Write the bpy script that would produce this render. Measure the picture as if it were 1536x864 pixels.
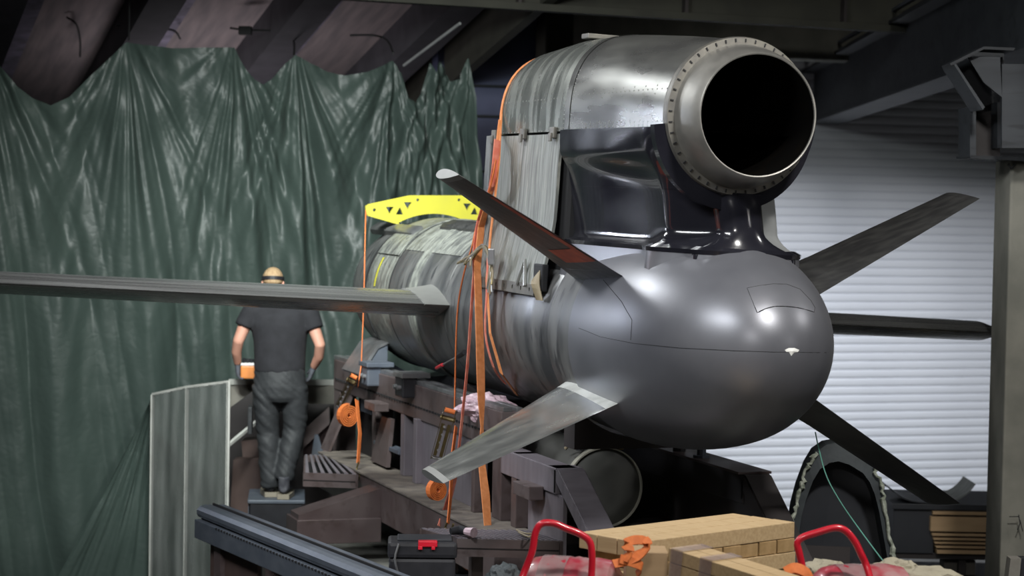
import bpy, bmesh, math, random
from mathutils import Vector, Matrix, noise
random.seed(7)
for o in list(bpy.data.objects): bpy.data.objects.remove(o)
S = bpy.context.scene; COL = S.collection
PI = math.pi
# ---------------------------------------------------------------- camera
F = 3400.0; HY = 290.0; ROLL = .018; VPX = -354.0
PITCH = math.atan((432-HY)/F)
CR = (Matrix.Rotation(PI/2-PITCH, 3, 'X') @ Matrix.Rotation(ROLL, 3, 'Z'))
CP = Vector((0, 0, 4.0))
cd = bpy.data.cameras.new('camera'); cam = bpy.data.objects.new('camera', cd); COL.objects.link(cam)
cam.matrix_world = Matrix.Translation(CP) @ CR.to_4x4()
cd.sensor_width = 36; cd.lens = F/1536*36; cd.clip_end = 200; cd.clip_start = .1
cd.dof.use_dof = True; cd.dof.focus_distance = 12.3; cd.dof.aperture_fstop = 2.8
S.camera = cam
# ---------------------------------------------------------------- world, exposure, lamps
wd = bpy.data.worlds.new('hall_ambient'); S.world = wd; wd.use_nodes = True
wd.node_tree.nodes['Background'].inputs[0].default_value = (.55, .62, .75, 1)
wd.node_tree.nodes['Background'].inputs[1].default_value = .10
S.view_settings.view_transform = 'Standard'; S.view_settings.look = 'None'
S.view_settings.exposure = 0.0; S.view_settings.gamma = 1.0
def area(name, loc, target, sx, sy, power, color=(1, .97, .92), spread=180):
    l = bpy.data.lights.new(name, 'AREA'); l.shape = 'RECTANGLE'; l.size = sx; l.size_y = sy
    l.energy = power; l.color = color; l.spread = math.radians(spread)
    o = bpy.data.objects.new(name, l); COL.objects.link(o); o.location = loc
    o.rotation_euler = (Vector(target)-Vector(loc)).to_track_quat('-Z', 'Y').to_euler(); return o
LAMPS = [
    ('hall_and_fill_lamp', (-3.2, 8.5, 7.2), (-.2, 14.2, 2.6), 3.4, .8, 105, (.95, .98, 1.0), 80),
    ('hall_and_fill_lamp', (-3.2, 15.2, 6.5), (.2, 13.2, 3.0), 1.8, .7, 62, (.95, .98, 1.0), 95),
    ('hall_and_fill_lamp', (-1.6, 13.6, 5.9), (-1.2, 19.2, 2.3), 1.4, .5, 115, (.93, 1.0, .97), 80),
    ('glint_lamp', (-5.7, 17.4, 4.7), (.9, 12.3, 4.0), .16, 1.4, 11, (.80, .86, 1.0), 60),  # unseen strip light added for a streak on the black fairing
    ('hall_and_fill_lamp', (2.9, 7.9, 7.9), (1.0, 12.5, 3.0), .7, .5, 270, (1.0, .98, .94), 150),
    ('hall_and_fill_lamp', (-.2, 2.0, 6.8), (1.0, 11.0, 3.0), 1.2, .5, 90, (1, .98, .96), 150),
    ('glint_lamp', (6.5, 11.9, 6.5), (1.4, 11.4, 3.3), .3, .3, 40, (1, .98, .96), 150),
    ('glint_lamp', (8.3, 6.6, 5.0), (1.4, 11.0, 3.2), .22, .22, 16, (1, .98, .96), 150),
    ('hall_and_fill_lamp', (4.4, 24.6, 4.75), (4.9, 27.6, .3), 6.0, .5, 118, (.92, .95, 1.0), 100),
    ('hall_and_fill_lamp', (-3.4, 21.6, 3.4), (-1.2, 23.2, 7.0), 1.5, .8, 20, (1, .93, .97), 150),  # added uplight hidden behind the tarpaulin, brightens the roof in place of bounce
]
for a in LAMPS: area(*a)
# ---------------------------------------------------------------- frames
def ray(px, py): return CR @ Vector(((px-768)/F, -(py-432)/F, -1))
def P(px, py, d): return CP + ray(px, py)*d
TH = math.atan((768-VPX)/F)
U = Vector((-math.sin(TH), math.cos(TH), 0)); V = Vector((math.cos(TH), math.sin(TH), 0))
AX = P(1188, 525, 11.33)
HALL = Matrix.Translation((AX.x, AX.y, 0)) @ Matrix.Rotation(TH, 4, 'Z')   # x = o (right), y = s (away), z = world height
HI = HALL.inverted()
def hit(px, py, o=None, s=None, z=None):
    r = ray(px, py)
    if o is not None: n = V; k = AX.dot(V)+o
    elif s is not None: n = U; k = AX.dot(U)+s
    else: n = Vector((0, 0, 1)); k = z
    return CP + r*((k-CP.dot(n))/r.dot(n))
def H(px, py, **k): return HI @ hit(px, py, **k)       # hall coordinates of a picture point on a known plane
MZ = AX.z-.05
MISS = HALL @ Matrix.Translation((0, 0, MZ)) @ Matrix.Rotation(math.radians(.3), 4, 'X') @ Matrix.Rotation(math.radians(2.6), 4, 'Y')
# ---------------------------------------------------------------- materials
def mat(name, col, metal=0., rough=.5, col2=None, scale=6., stretch=(1, 1, 1), contrast=(.35, .65), bump=0., bscale=None, rvar=0., coat=0., alpha=1., detail=5., col3=None, emit=None, spec=.5):
    m = bpy.data.materials.new(name); m.use_nodes = True; nt = m.node_tree; N = nt.nodes; L = nt.links
    b = N['Principled BSDF']; b.inputs['Base Color'].default_value = (*col, 1)
    b.inputs['Metallic'].default_value = metal; b.inputs['Roughness'].default_value = rough
    b.inputs['Coat Weight'].default_value = coat; b.inputs['Alpha'].default_value = alpha
    b.inputs['Specular IOR Level'].default_value = spec
    tc = N.new('ShaderNodeTexCoord'); mp = N.new('ShaderNodeMapping'); mp.inputs['Scale'].default_value = stretch
    L.new(tc.outputs['Object'], mp.inputs['Vector'])
    if col2 or rvar:
        t = N.new('ShaderNodeTexNoise'); t.inputs['Scale'].default_value = scale; t.inputs['Detail'].default_value = detail
        L.new(mp.outputs[0], t.inputs['Vector'])
        r = N.new('ShaderNodeMapRange'); r.inputs[1].default_value = contrast[0]; r.inputs[2].default_value = contrast[1]
        L.new(t.outputs['Fac'], r.inputs[0])
        if col2:
            mx = N.new('ShaderNodeMix'); mx.data_type = 'RGBA'; mx.inputs[6].default_value = (*col, 1); mx.inputs[7].default_value = (*col2, 1)
            L.new(r.outputs[0], mx.inputs[0]); last = mx.outputs[2]
            if col3:
                t3 = N.new('ShaderNodeTexNoise'); t3.inputs['Scale'].default_value = scale*2.3; t3.inputs['Detail'].default_value = 8
                L.new(mp.outputs[0], t3.inputs['Vector'])
                r3 = N.new('ShaderNodeMapRange'); r3.inputs[1].default_value = .56; r3.inputs[2].default_value = .66
                L.new(t3.outputs['Fac'], r3.inputs[0])
                m3 = N.new('ShaderNodeMix'); m3.data_type = 'RGBA'; m3.inputs[7].default_value = (*col3, 1)
                L.new(last, m3.inputs[6]); L.new(r3.outputs[0], m3.inputs[0]); last = m3.outputs[2]
            L.new(last, b.inputs['Base Color'])
        if rvar:
            r2 = N.new('ShaderNodeMapRange'); r2.inputs[3].default_value = rough-rvar; r2.inputs[4].default_value = rough+rvar
            L.new(r.outputs[0], r2.inputs[0]); L.new(r2.outputs[0], b.inputs['Roughness'])
    if bump:
        t = N.new('ShaderNodeTexNoise'); t.inputs['Scale'].default_value = bscale or scale*3; t.inputs['Detail'].default_value = 6
        L.new(mp.outputs[0], t.inputs['Vector'])
        bp = N.new('ShaderNodeBump'); bp.inputs['Strength'].default_value = bump; bp.inputs['Distance'].default_value = .02
        L.new(t.outputs['Fac'], bp.inputs['Height']); L.new(bp.outputs[0], b.inputs['Normal'])
    if emit:
        b.inputs['Emission Color'].default_value = (*emit[0], 1); b.inputs['Emission Strength'].default_value = emit[1]
    return m
M = dict(
 tail=mat('tail_grey_paint', (.135, .138, .155), .45, .38, (.165, .168, .185), 2.2, rvar=.04, bump=.01, bscale=120),
 body=mat('worn_body_paint', (.085, .088, .092), .45, .42, (.17, .17, .165), 5, (1, 1.2, .35), bump=.03, rvar=.1, col3=(.055, .057, .06)),
 body_dirty=mat('scuffed_body_paint', (.13, .135, .13), .3, .5, (.27, .28, .25), 9, (1, 2, .8), bump=.05, rvar=.1, col3=(.09, .09, .085)),
 cowl=mat('cowl_metal', (.14, .14, .135), .65, .30, (.20, .20, .185), 3, (1, .5, 2.5), bump=.02, bscale=7, rvar=.07),
 cowl_top=mat('cowl_metal_forward', (.20, .215, .20), .6, .26, (.30, .31, .28), 4, (1, 3, .6), bump=.04, bscale=5, rvar=.08),
 gloss=mat('gloss_black_fairing', (.010, .010, .014), .0, .17, (.016, .016, .021), 3, rvar=.04, bump=.015, bscale=3, coat=.6),
 pale=mat('pale_grey_and_lit_side', (.30, .31, .31), .1, .45, (.24, .25, .25), 3),  # on the fairing, light falling on its right side is put into the colour
 panel=mat('weathered_access_panel', (.24, .25, .225), .2, .5, (.13, .135, .125), 7, (1, 6, .35), bump=.06, rvar=.08, col3=(.30, .30, .26)),
 nozzle=mat('heat_stained_nozzle', (.20, .195, .18), .65, .48, (.28, .27, .245), 5, bump=.03, rvar=.08),
 flange=mat('flange_metal', (.13, .125, .115), .6, .5, (.19, .18, .155), 10, bump=.05),
 soot=mat('sooty_duct', (.0022, .0020, .0018), 0, .95, (.004, .003, .002), 6, contrast=(.5, .8), spec=.02),
 rivet=mat('rivet_metal', (.42, .42, .40), .7, .35),
 dark=mat('seam_black', (.008, .008, .009), 0, .7),
 wing=mat('brushed_wing_metal', (.27, .275, .27), .75, .27, (.38, .38, .37), 6, (.12, 3, 3), bump=.01, rvar=.07),
 fin=mat('scratched_fin_metal', (.40, .41, .40), .85, .22, (.52, .53, .50), 3.5, (.35, 3, 3), bump=.004, rvar=.06),
 root_white=mat('bare_white_filler', (.62, .63, .60), .3, .4, (.45, .46, .43), 12),
 fin_dark=mat('dark_fin_metal', (.045, .045, .046), .5, .42, (.07, .07, .068), 7, (.3, 3, 3), rvar=.06),
 fin_tip=mat('pale_fin_cap', (.22, .22, .21), .4, .5, (.24, .24, .23), 14),
 redox=mat('red_oxide_primer', (.55, .10, .04), 0, .6, (.36, .06, .03), 12),
 yellow=mat('yellow_paint', (.40, .37, .025), 0, .5, (.36, .335, .03), 5),
 orange=mat('orange_webbing', (.66, .17, .035), 0, .75, (.54, .13, .03), 40, bump=.1, bscale=200),
 orange2=mat('faded_orange_webbing', (.72, .27, .10), 0, .8, (.60, .2, .06), 30, bump=.1, bscale=200),
 pink=mat('pink_red_webbing', (.55, .12, .075), 0, .8, (.62, .22, .15), 18, bump=.1, bscale=200),
 brass=mat('zinc_yellow_metal', (.22, .17, .08), .8, .4, (.22, .18, .09), 14),
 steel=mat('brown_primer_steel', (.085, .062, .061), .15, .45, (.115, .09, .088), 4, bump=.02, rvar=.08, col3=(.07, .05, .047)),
 steel_lit=mat('lit_tone_steel', (.17, .15, .17), .25, .45, (.21, .19, .21), 5, (1, 4, .6), bump=.02),  # cradle steel again, with its lit tone put into the colour
 steel_dark=mat('dark_and_shaded_steel', (.025, .021, .021), .1, .6, (.036, .030, .03), 3),  # also the shaded copy of the cradle steel, shade put into the colour
 bluesteel=mat('blue_grey_steel', (.085, .10, .13), .3, .5, (.12, .135, .16), 6, bump=.02),
 bright=mat('bare_rail_metal', (.42, .42, .43), .8, .35, (.28, .28, .29), 10),
 dust=mat('dusty_ledge', (.17, .145, .12), 0, .85, (.10, .085, .075), 9, bump=.06),
 deck=mat('dusty_deck_plate', (.24, .24, .21), .1, .7, (.105, .105, .095), 4, bump=.04),
 railblue=mat('slate_blue_rail', (.085, .10, .125), .35, .45, (.115, .13, .155), 6, (1, .3, 2), bump=.02),
 concrete=mat('concrete', (.24, .235, .20), 0, .85, (.17, .17, .145), 4, bump=.1),
 roof=mat('roof_boarding', (.26, .22, .22), 0, .9, (.17, .15, .155), 3, (4, .4, 1), bump=.1),
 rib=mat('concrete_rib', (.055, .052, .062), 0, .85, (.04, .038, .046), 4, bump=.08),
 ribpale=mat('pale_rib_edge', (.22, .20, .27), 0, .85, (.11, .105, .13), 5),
 olive=mat('olive_beam_paint', (.028, .028, .021), 0, .8, (.038, .038, .028), 4, bump=.05),
 navy=mat('navy_wall_cladding', (.08, .09, .16), 0, .6, (.07, .08, .14), 3),
 floor=mat('concrete_floor', (.10, .10, .095), 0, .7, (.07, .07, .068), 2, bump=.05),
 crane=mat('crane_beam_paint', (.024, .028, .034), .1, .6, (.038, .043, .050), 3, (.3, 1, 2), bump=.04, col3=(.018, .021, .025)),
 crane_dark=mat('crane_bracket_paint', (.010, .012, .016), .1, .6, (.014, .017, .021), 3),
 slat=mat('white_shutter_slat', (.66, .68, .73), .0, .45, (.60, .62, .67), 2, (.3, 1, 1)),
 plastic=mat('cloudy_plastic_film', (.26, .27, .26), 0, .35, (.18, .19, .18), 5, (3, 1, .5), alpha=.55, bump=.1, bscale=8),
 whitewood=mat('white_timber', (.50, .50, .47), 0, .6, (.40, .40, .37), 6),
 greywood=mat('grey_board', (.20, .19, .165), 0, .8, (.15, .14, .12), 8),
 wood=mat('pale_pine', (.50, .36, .20), 0, .65, (.42, .29, .15), 5, (14, 1, 14), bump=.03, bscale=20),
 wood_end=mat('pine_end_grain', (.40, .26, .12), 0, .7, (.33, .21, .09), 30, bump=.03),
 mdf=mat('fibre_board', (.40, .27, .15), 0, .7, (.34, .225, .12), 6, (.4, 1, 4)),
 black=mat('black_plastic', (.014, .014, .017), 0, .45, (.02, .02, .024), 10),
 blackmetal=mat('black_plate', (.016, .018, .023), 0, .5, (.024, .026, .032), 3),
 darkrim=mat('dark_rubber_rim', (.045, .055, .06), 0, .65, (.03, .036, .04), 8, bump=.1),
 foam=mat('grey_green_foam', (.42, .45, .38), 0, .9, (.14, .16, .12), 30, bump=.3),
 red=mat('red_handle_paint', (.55, .012, .028), .0, .3, coat=.5),
 drum=mat('red_drum_film_glints', (.36, .03, .05), 0, .38, (.38, .20, .20), 7.0, detail=10, contrast=(.44, .62), bump=.25, bscale=9, coat=.5),  # pinkish mottling paints in highlights of the crumpled film
 film=mat('clear_wrap_band', (.40, .34, .33), 0, .25, (.30, .22, .22), 6, alpha=.5, bump=.2, bscale=12),
 cloth=mat('beige_sacking', (.30, .27, .20), 0, .9, (.33, .30, .22), 10, bump=.2),
 skin=mat('skin', (.56, .30, .22), 0, .5, (.50, .25, .18), 8),
 hair=mat('fair_brown_hair', (.30, .19, .10), 0, .7, (.42, .30, .17), 60, (1, 1, .3), bump=.2, bscale=150),
 shirt=mat('black_cotton', (.011, .011, .014), 0, .9, (.016, .016, .020), 14, bump=.15, bscale=9),
 trousers=mat('charcoal_workwear', (.026, .028, .031), 0, .7, (.018, .020, .022), 6, bump=.7, bscale=7),
 glove=mat('grey_knit_glove', (.10, .105, .125), 0, .9, (.06, .063, .075), 20),
 shoe=mat('dark_trainer', (.035, .035, .045), 0, .7, (.07, .07, .08), 20),
 sole=mat('tan_sole', (.25, .22, .17), 0, .7),
 tool=mat('orange_tool_case', (.62, .22, .05), 0, .5, (.5, .17, .04), 10),
 white=mat('white_plastic', (.75, .75, .72), 0, .4),
 paper=mat('pink_plastic_bag', (.62, .47, .52), 0, .4, (.50, .36, .42), 14, bump=.4, bscale=25),
 disc=mat('olive_grey_tank', (.075, .075, .068), .2, .6, (.06, .06, .055), 5),
 tankrim=mat('pale_tank_rim', (.30, .29, .24), .3, .5),
 cable=mat('beige_hose', (.28, .23, .15), 0, .6),
 wire=mat('green_wire', (.10, .28, .22), 0, .5),
 darkbrown=mat('dark_brown_timber', (.07, .042, .035), 0, .7, (.05, .03, .026), 5),
 rosepanel=mat('dusty_rose_panel', (.20, .14, .14), 0, .7, (.16, .11, .11), 5),
)
def tarp_material():
    m = mat('green_tarpaulin', (.043, .062, .055), 0, .42, (.056, .080, .070), 1.3, (1, 1, .5), bump=.0, spec=.35)
    nt = m.node_tree; N = nt.nodes; L = nt.links; b = N['Principled BSDF']
    tc = N.new('ShaderNodeTexCoord'); mp = N.new('ShaderNodeMapping'); mp.inputs['Scale'].default_value = (1, 1, .28)
    mp.inputs['Rotation'].default_value = (0, -.18, 0)
    L.new(tc.outputs['Object'], mp.inputs[0])
    w = N.new('ShaderNodeTexNoise'); w.noise_type = 'RIDGED_MULTIFRACTAL'; w.inputs['Scale'].default_value = 4.0; w.inputs['Detail'].default_value = 9; w.inputs['Distortion'].default_value = .4
    L.new(mp.outputs[0], w.inputs['Vector'])
    w2 = N.new('ShaderNodeTexVoronoi'); w2.feature = 'DISTANCE_TO_EDGE'; w2.inputs['Scale'].default_value = 13
    L.new(tc.outputs['Object'], w2.inputs['Vector'])
    b1 = N.new('ShaderNodeBump'); b1.inputs['Strength'].default_value = .5; b1.inputs['Distance'].default_value = .02; L.new(w.outputs['Fac'], b1.inputs['Height'])
    b2 = N.new('ShaderNodeBump'); b2.inputs['Strength'].default_value = .25; b2.inputs['Distance'].default_value = .012; L.new(w2.outputs['Distance'], b2.inputs['Height'])
    L.new(b1.outputs[0], b2.inputs['Normal']); L.new(b2.outputs[0], b.inputs['Normal'])
    return m
M['tarp'] = tarp_material()
# ---------------------------------------------------------------- building helpers
def link(name, me, m, parent=None, kind=None):
    o = bpy.data.objects.new(name, me); COL.objects.link(o)
    if m and not me.materials:
        me.materials.append(M[m] if isinstance(m, str) else m)
    if parent: o.parent = parent
    if kind: o['kind'] = kind
    return o
def obj(name, bm, m, parent=None, kind=None, smooth=False, fix=True):
    if fix: bmesh.ops.recalc_face_normals(bm, faces=bm.faces)
    me = bpy.data.meshes.new(name); bm.to_mesh(me); bm.free()
    if smooth:
        for p in me.polygons: p.use_smooth = True
        me.set_sharp_from_angle(angle=math.radians(38))
    return link(name, me, m, parent, kind)
def thing(name, label, cat, mw=None, group=None):
    o = bpy.data.objects.new(name, None); COL.objects.link(o); o.empty_display_size = .2
    if mw is not None: o.matrix_world = mw
    o['label'] = label; o['category'] = cat
    if group: o['group'] = group
    return o
def tag(o, label, cat, group=None):
    o['label'] = label; o['category'] = cat
    if group: o['group'] = group
    return o
def struct(name, mw=None, bm=None, m=None, smooth=False):
    if bm is None:
        o = bpy.data.objects.new(name, None); COL.objects.link(o)
    else: o = obj(name, bm, m, smooth=smooth)
    if mw is not None: o.matrix_world = mw
    o['kind'] = 'structure'; return o
def B(): return bmesh.new()
def box(bm, x0, x1, y0, y1, z0, z1, bev=0, mw=None):
    n = len(bm.verts)
    v = [bm.verts.new(p) for p in ((x0,y0,z0),(x1,y0,z0),(x1,y1,z0),(x0,y1,z0),(x0,y0,z1),(x1,y0,z1),(x1,y1,z1),(x0,y1,z1))]
    fs = [bm.faces.new([v[i] for i in q]) for q in ((3,2,1,0),(4,5,6,7),(0,1,5,4),(1,2,6,5),(2,3,7,6),(3,0,4,7))]
    if bev:
        es = {e for f in fs for e in f.edges}
        bmesh.ops.bevel(bm, geom=list(es), offset=bev, segments=2, affect='EDGES', profile=.6)
    if mw is not None:
        bm.verts.ensure_lookup_table()
        for w in bm.verts[n:]: w.co = mw @ w.co
    return bm
def rings(bm, R, cap0=True, cap1=True, closed=True):
    vs = [[bm.verts.new(p) for p in r] for r in R]; n = len(vs[0])
    for a, b in zip(vs, vs[1:]):
        for i in range(n if closed else n-1):
            j = (i+1) % n; bm.faces.new((a[i], a[j], b[j], b[i]))
    if cap0: bm.faces.new(vs[0][::-1])
    if cap1: bm.faces.new(vs[-1])
    return bm
def tube(bm, pts, r, n=8, cap=True, flat=None):
    pts = [Vector(p) for p in pts]; R = []; up = None
    for i, p in enumerate(pts):
        t = (pts[min(i+1, len(pts)-1)]-pts[max(i-1, 0)]).normalized()
        if up is None: up = t.orthogonal().normalized()
        up = (up - t*up.dot(t)).normalized(); w = t.cross(up)
        rr = r[i] if isinstance(r, (list, tuple)) else r
        a, b_ = rr if isinstance(rr, tuple) else (rr, rr)
        R.append([p + up*math.cos(2*PI*k/n)*a + w*math.sin(2*PI*k/n)*b_ for k in range(n)])
    return rings(bm, R, cap, cap)
def ribbon(bm, pts, w, side, t=.003):
    """flat webbing: side = function(i) or vector giving the width direction"""
    pts = [Vector(p) for p in pts]; R = []
    for i, p in enumerate(pts):
        tt = (pts[min(i+1, len(pts)-1)]-pts[max(i-1, 0)]).normalized()
        sd = Vector(side[i] if isinstance(side, list) else side); sd = (sd-tt*sd.dot(tt)).normalized(); nn = tt.cross(sd)
        ww = w[i] if isinstance(w, list) else w
        R.append([p-sd*ww/2-nn*t, p+sd*ww/2-nn*t, p+sd*ww/2+nn*t, p-sd*ww/2+nn*t])
    return rings(bm, R)
def sm(pts, k=6):
    """Catmull-Rom through pts"""
    pts = [Vector(p) for p in pts]; out = []
    for i in range(len(pts)-1):
        p0 = pts[max(i-1, 0)]; p1 = pts[i]; p2 = pts[i+1]; p3 = pts[min(i+2, len(pts)-1)]
        for j in range(k):
            t = j/k; out.append(.5*((2*p1)+(p2-p0)*t+(2*p0-5*p1+4*p2-p3)*t*t+(3*p1-p0-3*p2+p3)*t**3))
    out.append(pts[-1]); return out
def prism(bm, pts, off):
    """closed 3D polygon pushed along off"""
    off = Vector(off); a = [bm.verts.new(Vector(p)) for p in pts]; b = [bm.verts.new(Vector(p)+off) for p in pts]; n = len(a)
    bm.faces.new(a[::-1]); bm.faces.new(b)
    for i in range(n): j = (i+1) % n; bm.faces.new((a[i], a[j], b[j], b[i]))
    return bm
def lathe_y(bm, prof, n=64, cap0=False, cap1=False, a0=0, a1=2*PI, cx=0, cz=0):
    closed = abs(a1-a0-2*PI) < 1e-6; R = []
    for y, r in prof:
        m_ = n if closed else n+1
        R.append([Vector((cx+r*math.sin(a0+(a1-a0)*k/n), y, cz+r*math.cos(a0+(a1-a0)*k/n))) for k in range(m_)])
    return rings(bm, R, cap0, cap1, closed)
def plate_holes(name, outline, holes, thick, mw, m, parent):
    """plate in its local XY plane with real holes"""
    cu = bpy.data.curves.new(name, 'CURVE'); cu.dimensions = '2D'; cu.fill_mode = 'BOTH'; cu.extrude = thick/2
    for poly in [outline]+holes:
        sp = cu.splines.new('POLY'); sp.points.add(len(poly)-1); sp.use_cyclic_u = True
        for i, (x, y) in enumerate(poly): sp.points[i].co = (x, y, 0, 1)
    t = bpy.data.objects.new('t', cu); COL.objects.link(t)
    me = bpy.data.meshes.new_from_object(t.evaluated_get(bpy.context.evaluated_depsgraph_get()))
    bpy.data.objects.remove(t); me.name = name; me.transform(mw); me.materials.clear()
    return link(name, me, m, parent)
def circ(x, y, r, n=14): return [(x+r*math.cos(2*PI*k/n), y+r*math.sin(2*PI*k/n)) for k in range(n)]
def remeshed(name, bm, m, parent, voxel=.012, smooth=3):
    me = bpy.data.meshes.new(name); bmesh.ops.recalc_face_normals(bm, faces=bm.faces); bm.to_mesh(me); bm.free()
    t = bpy.data.objects.new('t', me); COL.objects.link(t)
    r = t.modifiers.new('r', 'REMESH'); r.mode = 'VOXEL'; r.voxel_size = voxel
    if smooth: s = t.modifiers.new('s', 'SMOOTH'); s.iterations = smooth; s.factor = .5
    me2 = bpy.data.meshes.new_from_object(t.evaluated_get(bpy.context.evaluated_depsgraph_get()))
    bpy.data.objects.remove(t); me2.name = name; me2.materials.clear()
    for p in me2.polygons: p.use_smooth = True
    return link(name, me2, m, parent)
def interp(tab, x):
    if x <= tab[0][0]: return tab[0][1]
    for (a, b), (c, d) in zip(tab, tab[1:]):
        if x <= c: return b+(d-b)*(x-a)/(c-a)
    return tab[-1][1]
def sstep(a, b, x): t = max(0, min(1, (x-a)/(b-a))); return t*t*(3-2*t)

# ================================================================ SETTING
bm = B(); box(bm, -16, 16, -16, 20, -.2, 0); fl = struct('floor', HALL, bm, 'floor')
# rolling shutter wall: each slat its own piece
SW = 15.0
sh = struct('door_1', HALL @ Matrix.Translation((0, SW, 0)))
x0 = 3.0; x1 = H(1512, 500, s=SW).x+.5
pitch = .105; ns = 66
prof = [(-.0, 0), (-.013, .012), (-.018, .035), (-.018, .070), (-.013, .093), (0, .1045)]
R = [[Vector((x, a, b)) for a, b in prof]+[Vector((x, .02, .1045)), Vector((x, .02, 0))] for x in (x0, x1)]
bm = rings(B(), R); bmesh.ops.recalc_face_normals(bm, faces=bm.faces)
slat0 = obj('slat', bm, 'slat', sh)
slatme = slat0.data
for k in range(1, ns):
    o = slat0.copy(); COL.objects.link(o); o.parent = sh; o.location.z = k*pitch
# back wall around
bm = B(); box(bm, -14, 16, SW+.15, SW+.4, 0, 9); struct('wall_back', HALL, bm, 'navy')
bm = B(); box(bm, x1-.02, 16, SW-.1, SW+.15, 0, 9); struct('trim_1', HALL, bm, 'crane')
bm = B(); box(bm, -16.2, -16, -16, 20, 0, 14); struct('wall_left', HALL, bm, 'roof')
bm = B(); box(bm, 16, 16.2, -16, 20, 0, 14); struct('wall_right', HALL, bm, 'olive')
bm = B(); box(bm, -16, 16, -16.2, -16, 0, 14); struct('wall_front', HALL, bm, 'olive')
# navy cladding strip and concrete column seen left of the engine
a = H(704, 300, s=11.3); b = H(822, 300, s=11.3)
bm = B(); box(bm, a.x-.35, b.x, 11.3, 11.5, 0, 6.6)
nv = struct('wall_middle', HALL, bm, 'navy')
for zz in (5.05, 4.75, 4.2):
    bm = B(); box(bm, a.x-.35, b.x, 11.27, 11.3, zz, zz+.025); obj('ledge', bm, 'crane_dark', nv)
a = H(817, 100, s=10.9); b = H(860, 100, s=10.9)
bm = B(); box(bm, a.x, b.x, 10.9, 11.2, 0, 6.8, .02); struct('trim_2', HALL, bm, 'olive')
# roof: sloping down away from the camera, with ribs
SL = math.atan(.2083)
ROOF = HALL @ Matrix.Translation((0, -11.8, 10.35)) @ Matrix.Rotation(-SL, 4, 'X')
ce = struct('ceiling', ROOF)
bm = B(); box(bm, -16, 1.55, -4, 34, 0, .2); obj('roof_slab', bm, 'roof', ce)
bm = B(); box(bm, 1.55, 16, -16, 20, 8.6, 8.8); obj('flat_roof_slab', bm, 'olive', ce).matrix_parent_inverse = ROOF.inverted() @ HALL
bm = B(); box(bm, 1.50, 1.60, -4, 34, -.5, 3.5); obj('roof_step', bm, 'olive', ce)
bm = B(); box(bm, -.16, .16, -4, 33, -.36, 0); rib = obj('rib', bm, 'rib', ce)
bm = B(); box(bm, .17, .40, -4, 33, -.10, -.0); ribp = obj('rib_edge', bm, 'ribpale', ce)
xs = [-8.2+1.32*k for k in range(8)]
for i, x in enumerate(xs):
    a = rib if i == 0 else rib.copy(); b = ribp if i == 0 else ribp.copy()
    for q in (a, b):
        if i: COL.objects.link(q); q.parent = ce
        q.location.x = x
# cross beams under the roof
bm = B(); box(bm, -9, 12, 8.4, 8.9, 5.66, 6.1, .02); cb = struct('trim_3', HALL @ Matrix.Rotation(math.radians(.8), 4, 'Y'), bm, 'olive')
bm = B(); box(bm, -9, 12, 8.30, 8.45, 5.60, 5.66); obj('bottom_flange', bm, 'olive', cb)
for k in range(7):
    bm = B(); box(bm, -5+1.55*k, -4.97+1.55*k, 8.32, 8.42, 5.66, 6.1); obj('stiffener', bm, 'steel_dark', cb)
bm = B(); box(bm, 2.2, 12, 12.0, 12.4, 5.5, 5.9, .02); struct('trim_4', HALL, bm, 'concrete')
# wires and conduit under the roof
def wire_thing(name, pts, r, m, label, cat, group=None):
    bm = B(); tube(bm, sm(pts, 8), r, 6); return tag(obj(name, bm, m, smooth=True), label, cat, group)
wire_thing('suspension_wire', [P(194, -14, 19.6), P(194, 30, 19.6), P(193, 60, 19.5)], .008, 'dark', 'dark wire running from the roof beam to the highest tarpaulin peak', 'wire')
bm = B(); tube(bm, [P(606, 98, 20.8), P(690, 35, 19.9)], .014, 8)
tag(obj('conduit_tube', bm, 'pale', smooth=True), 'thin pale straight tube slanting under the dark roof ribs', 'tube')
for pts, lb in (([P(100, 26, 21), P(114, 36, 21), P(120, 60, 21.3), P(120, 85, 21.5)], 'thin dark cable drooping from the roof at far left'),
                ([P(175, 38, 21), P(215, 43, 21), P(258, 45, 21), P(270, 58, 21.2)], 'thin dark cable bending beside the highest tarpaulin peak'),
                ([P(345, 42, 21), P(370, 45, 21), P(425, 48, 21), P(440, 60, 21), P(441, 84, 20)], 'thin dark cable with a small junction clip above the tarpaulin'),
                ([P(525, 53, 21), P(560, 53, 21), P(580, 60, 21), P(590, 80, 20.2)], 'thin dark cable curving down to the right tarpaulin peak')):
    wire_thing('roof_cable', pts, .010, 'dark', lb, 'cable')
bm = B(); box(bm, -.06, .06, -.05, .05, -.04, .04, .01)
o = obj('junction_box', bm, 'dark'); o.location = P(368, 46, 21); tag(o, 'small black junction box on the roof cable above the tarpaulin', 'box')

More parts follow.
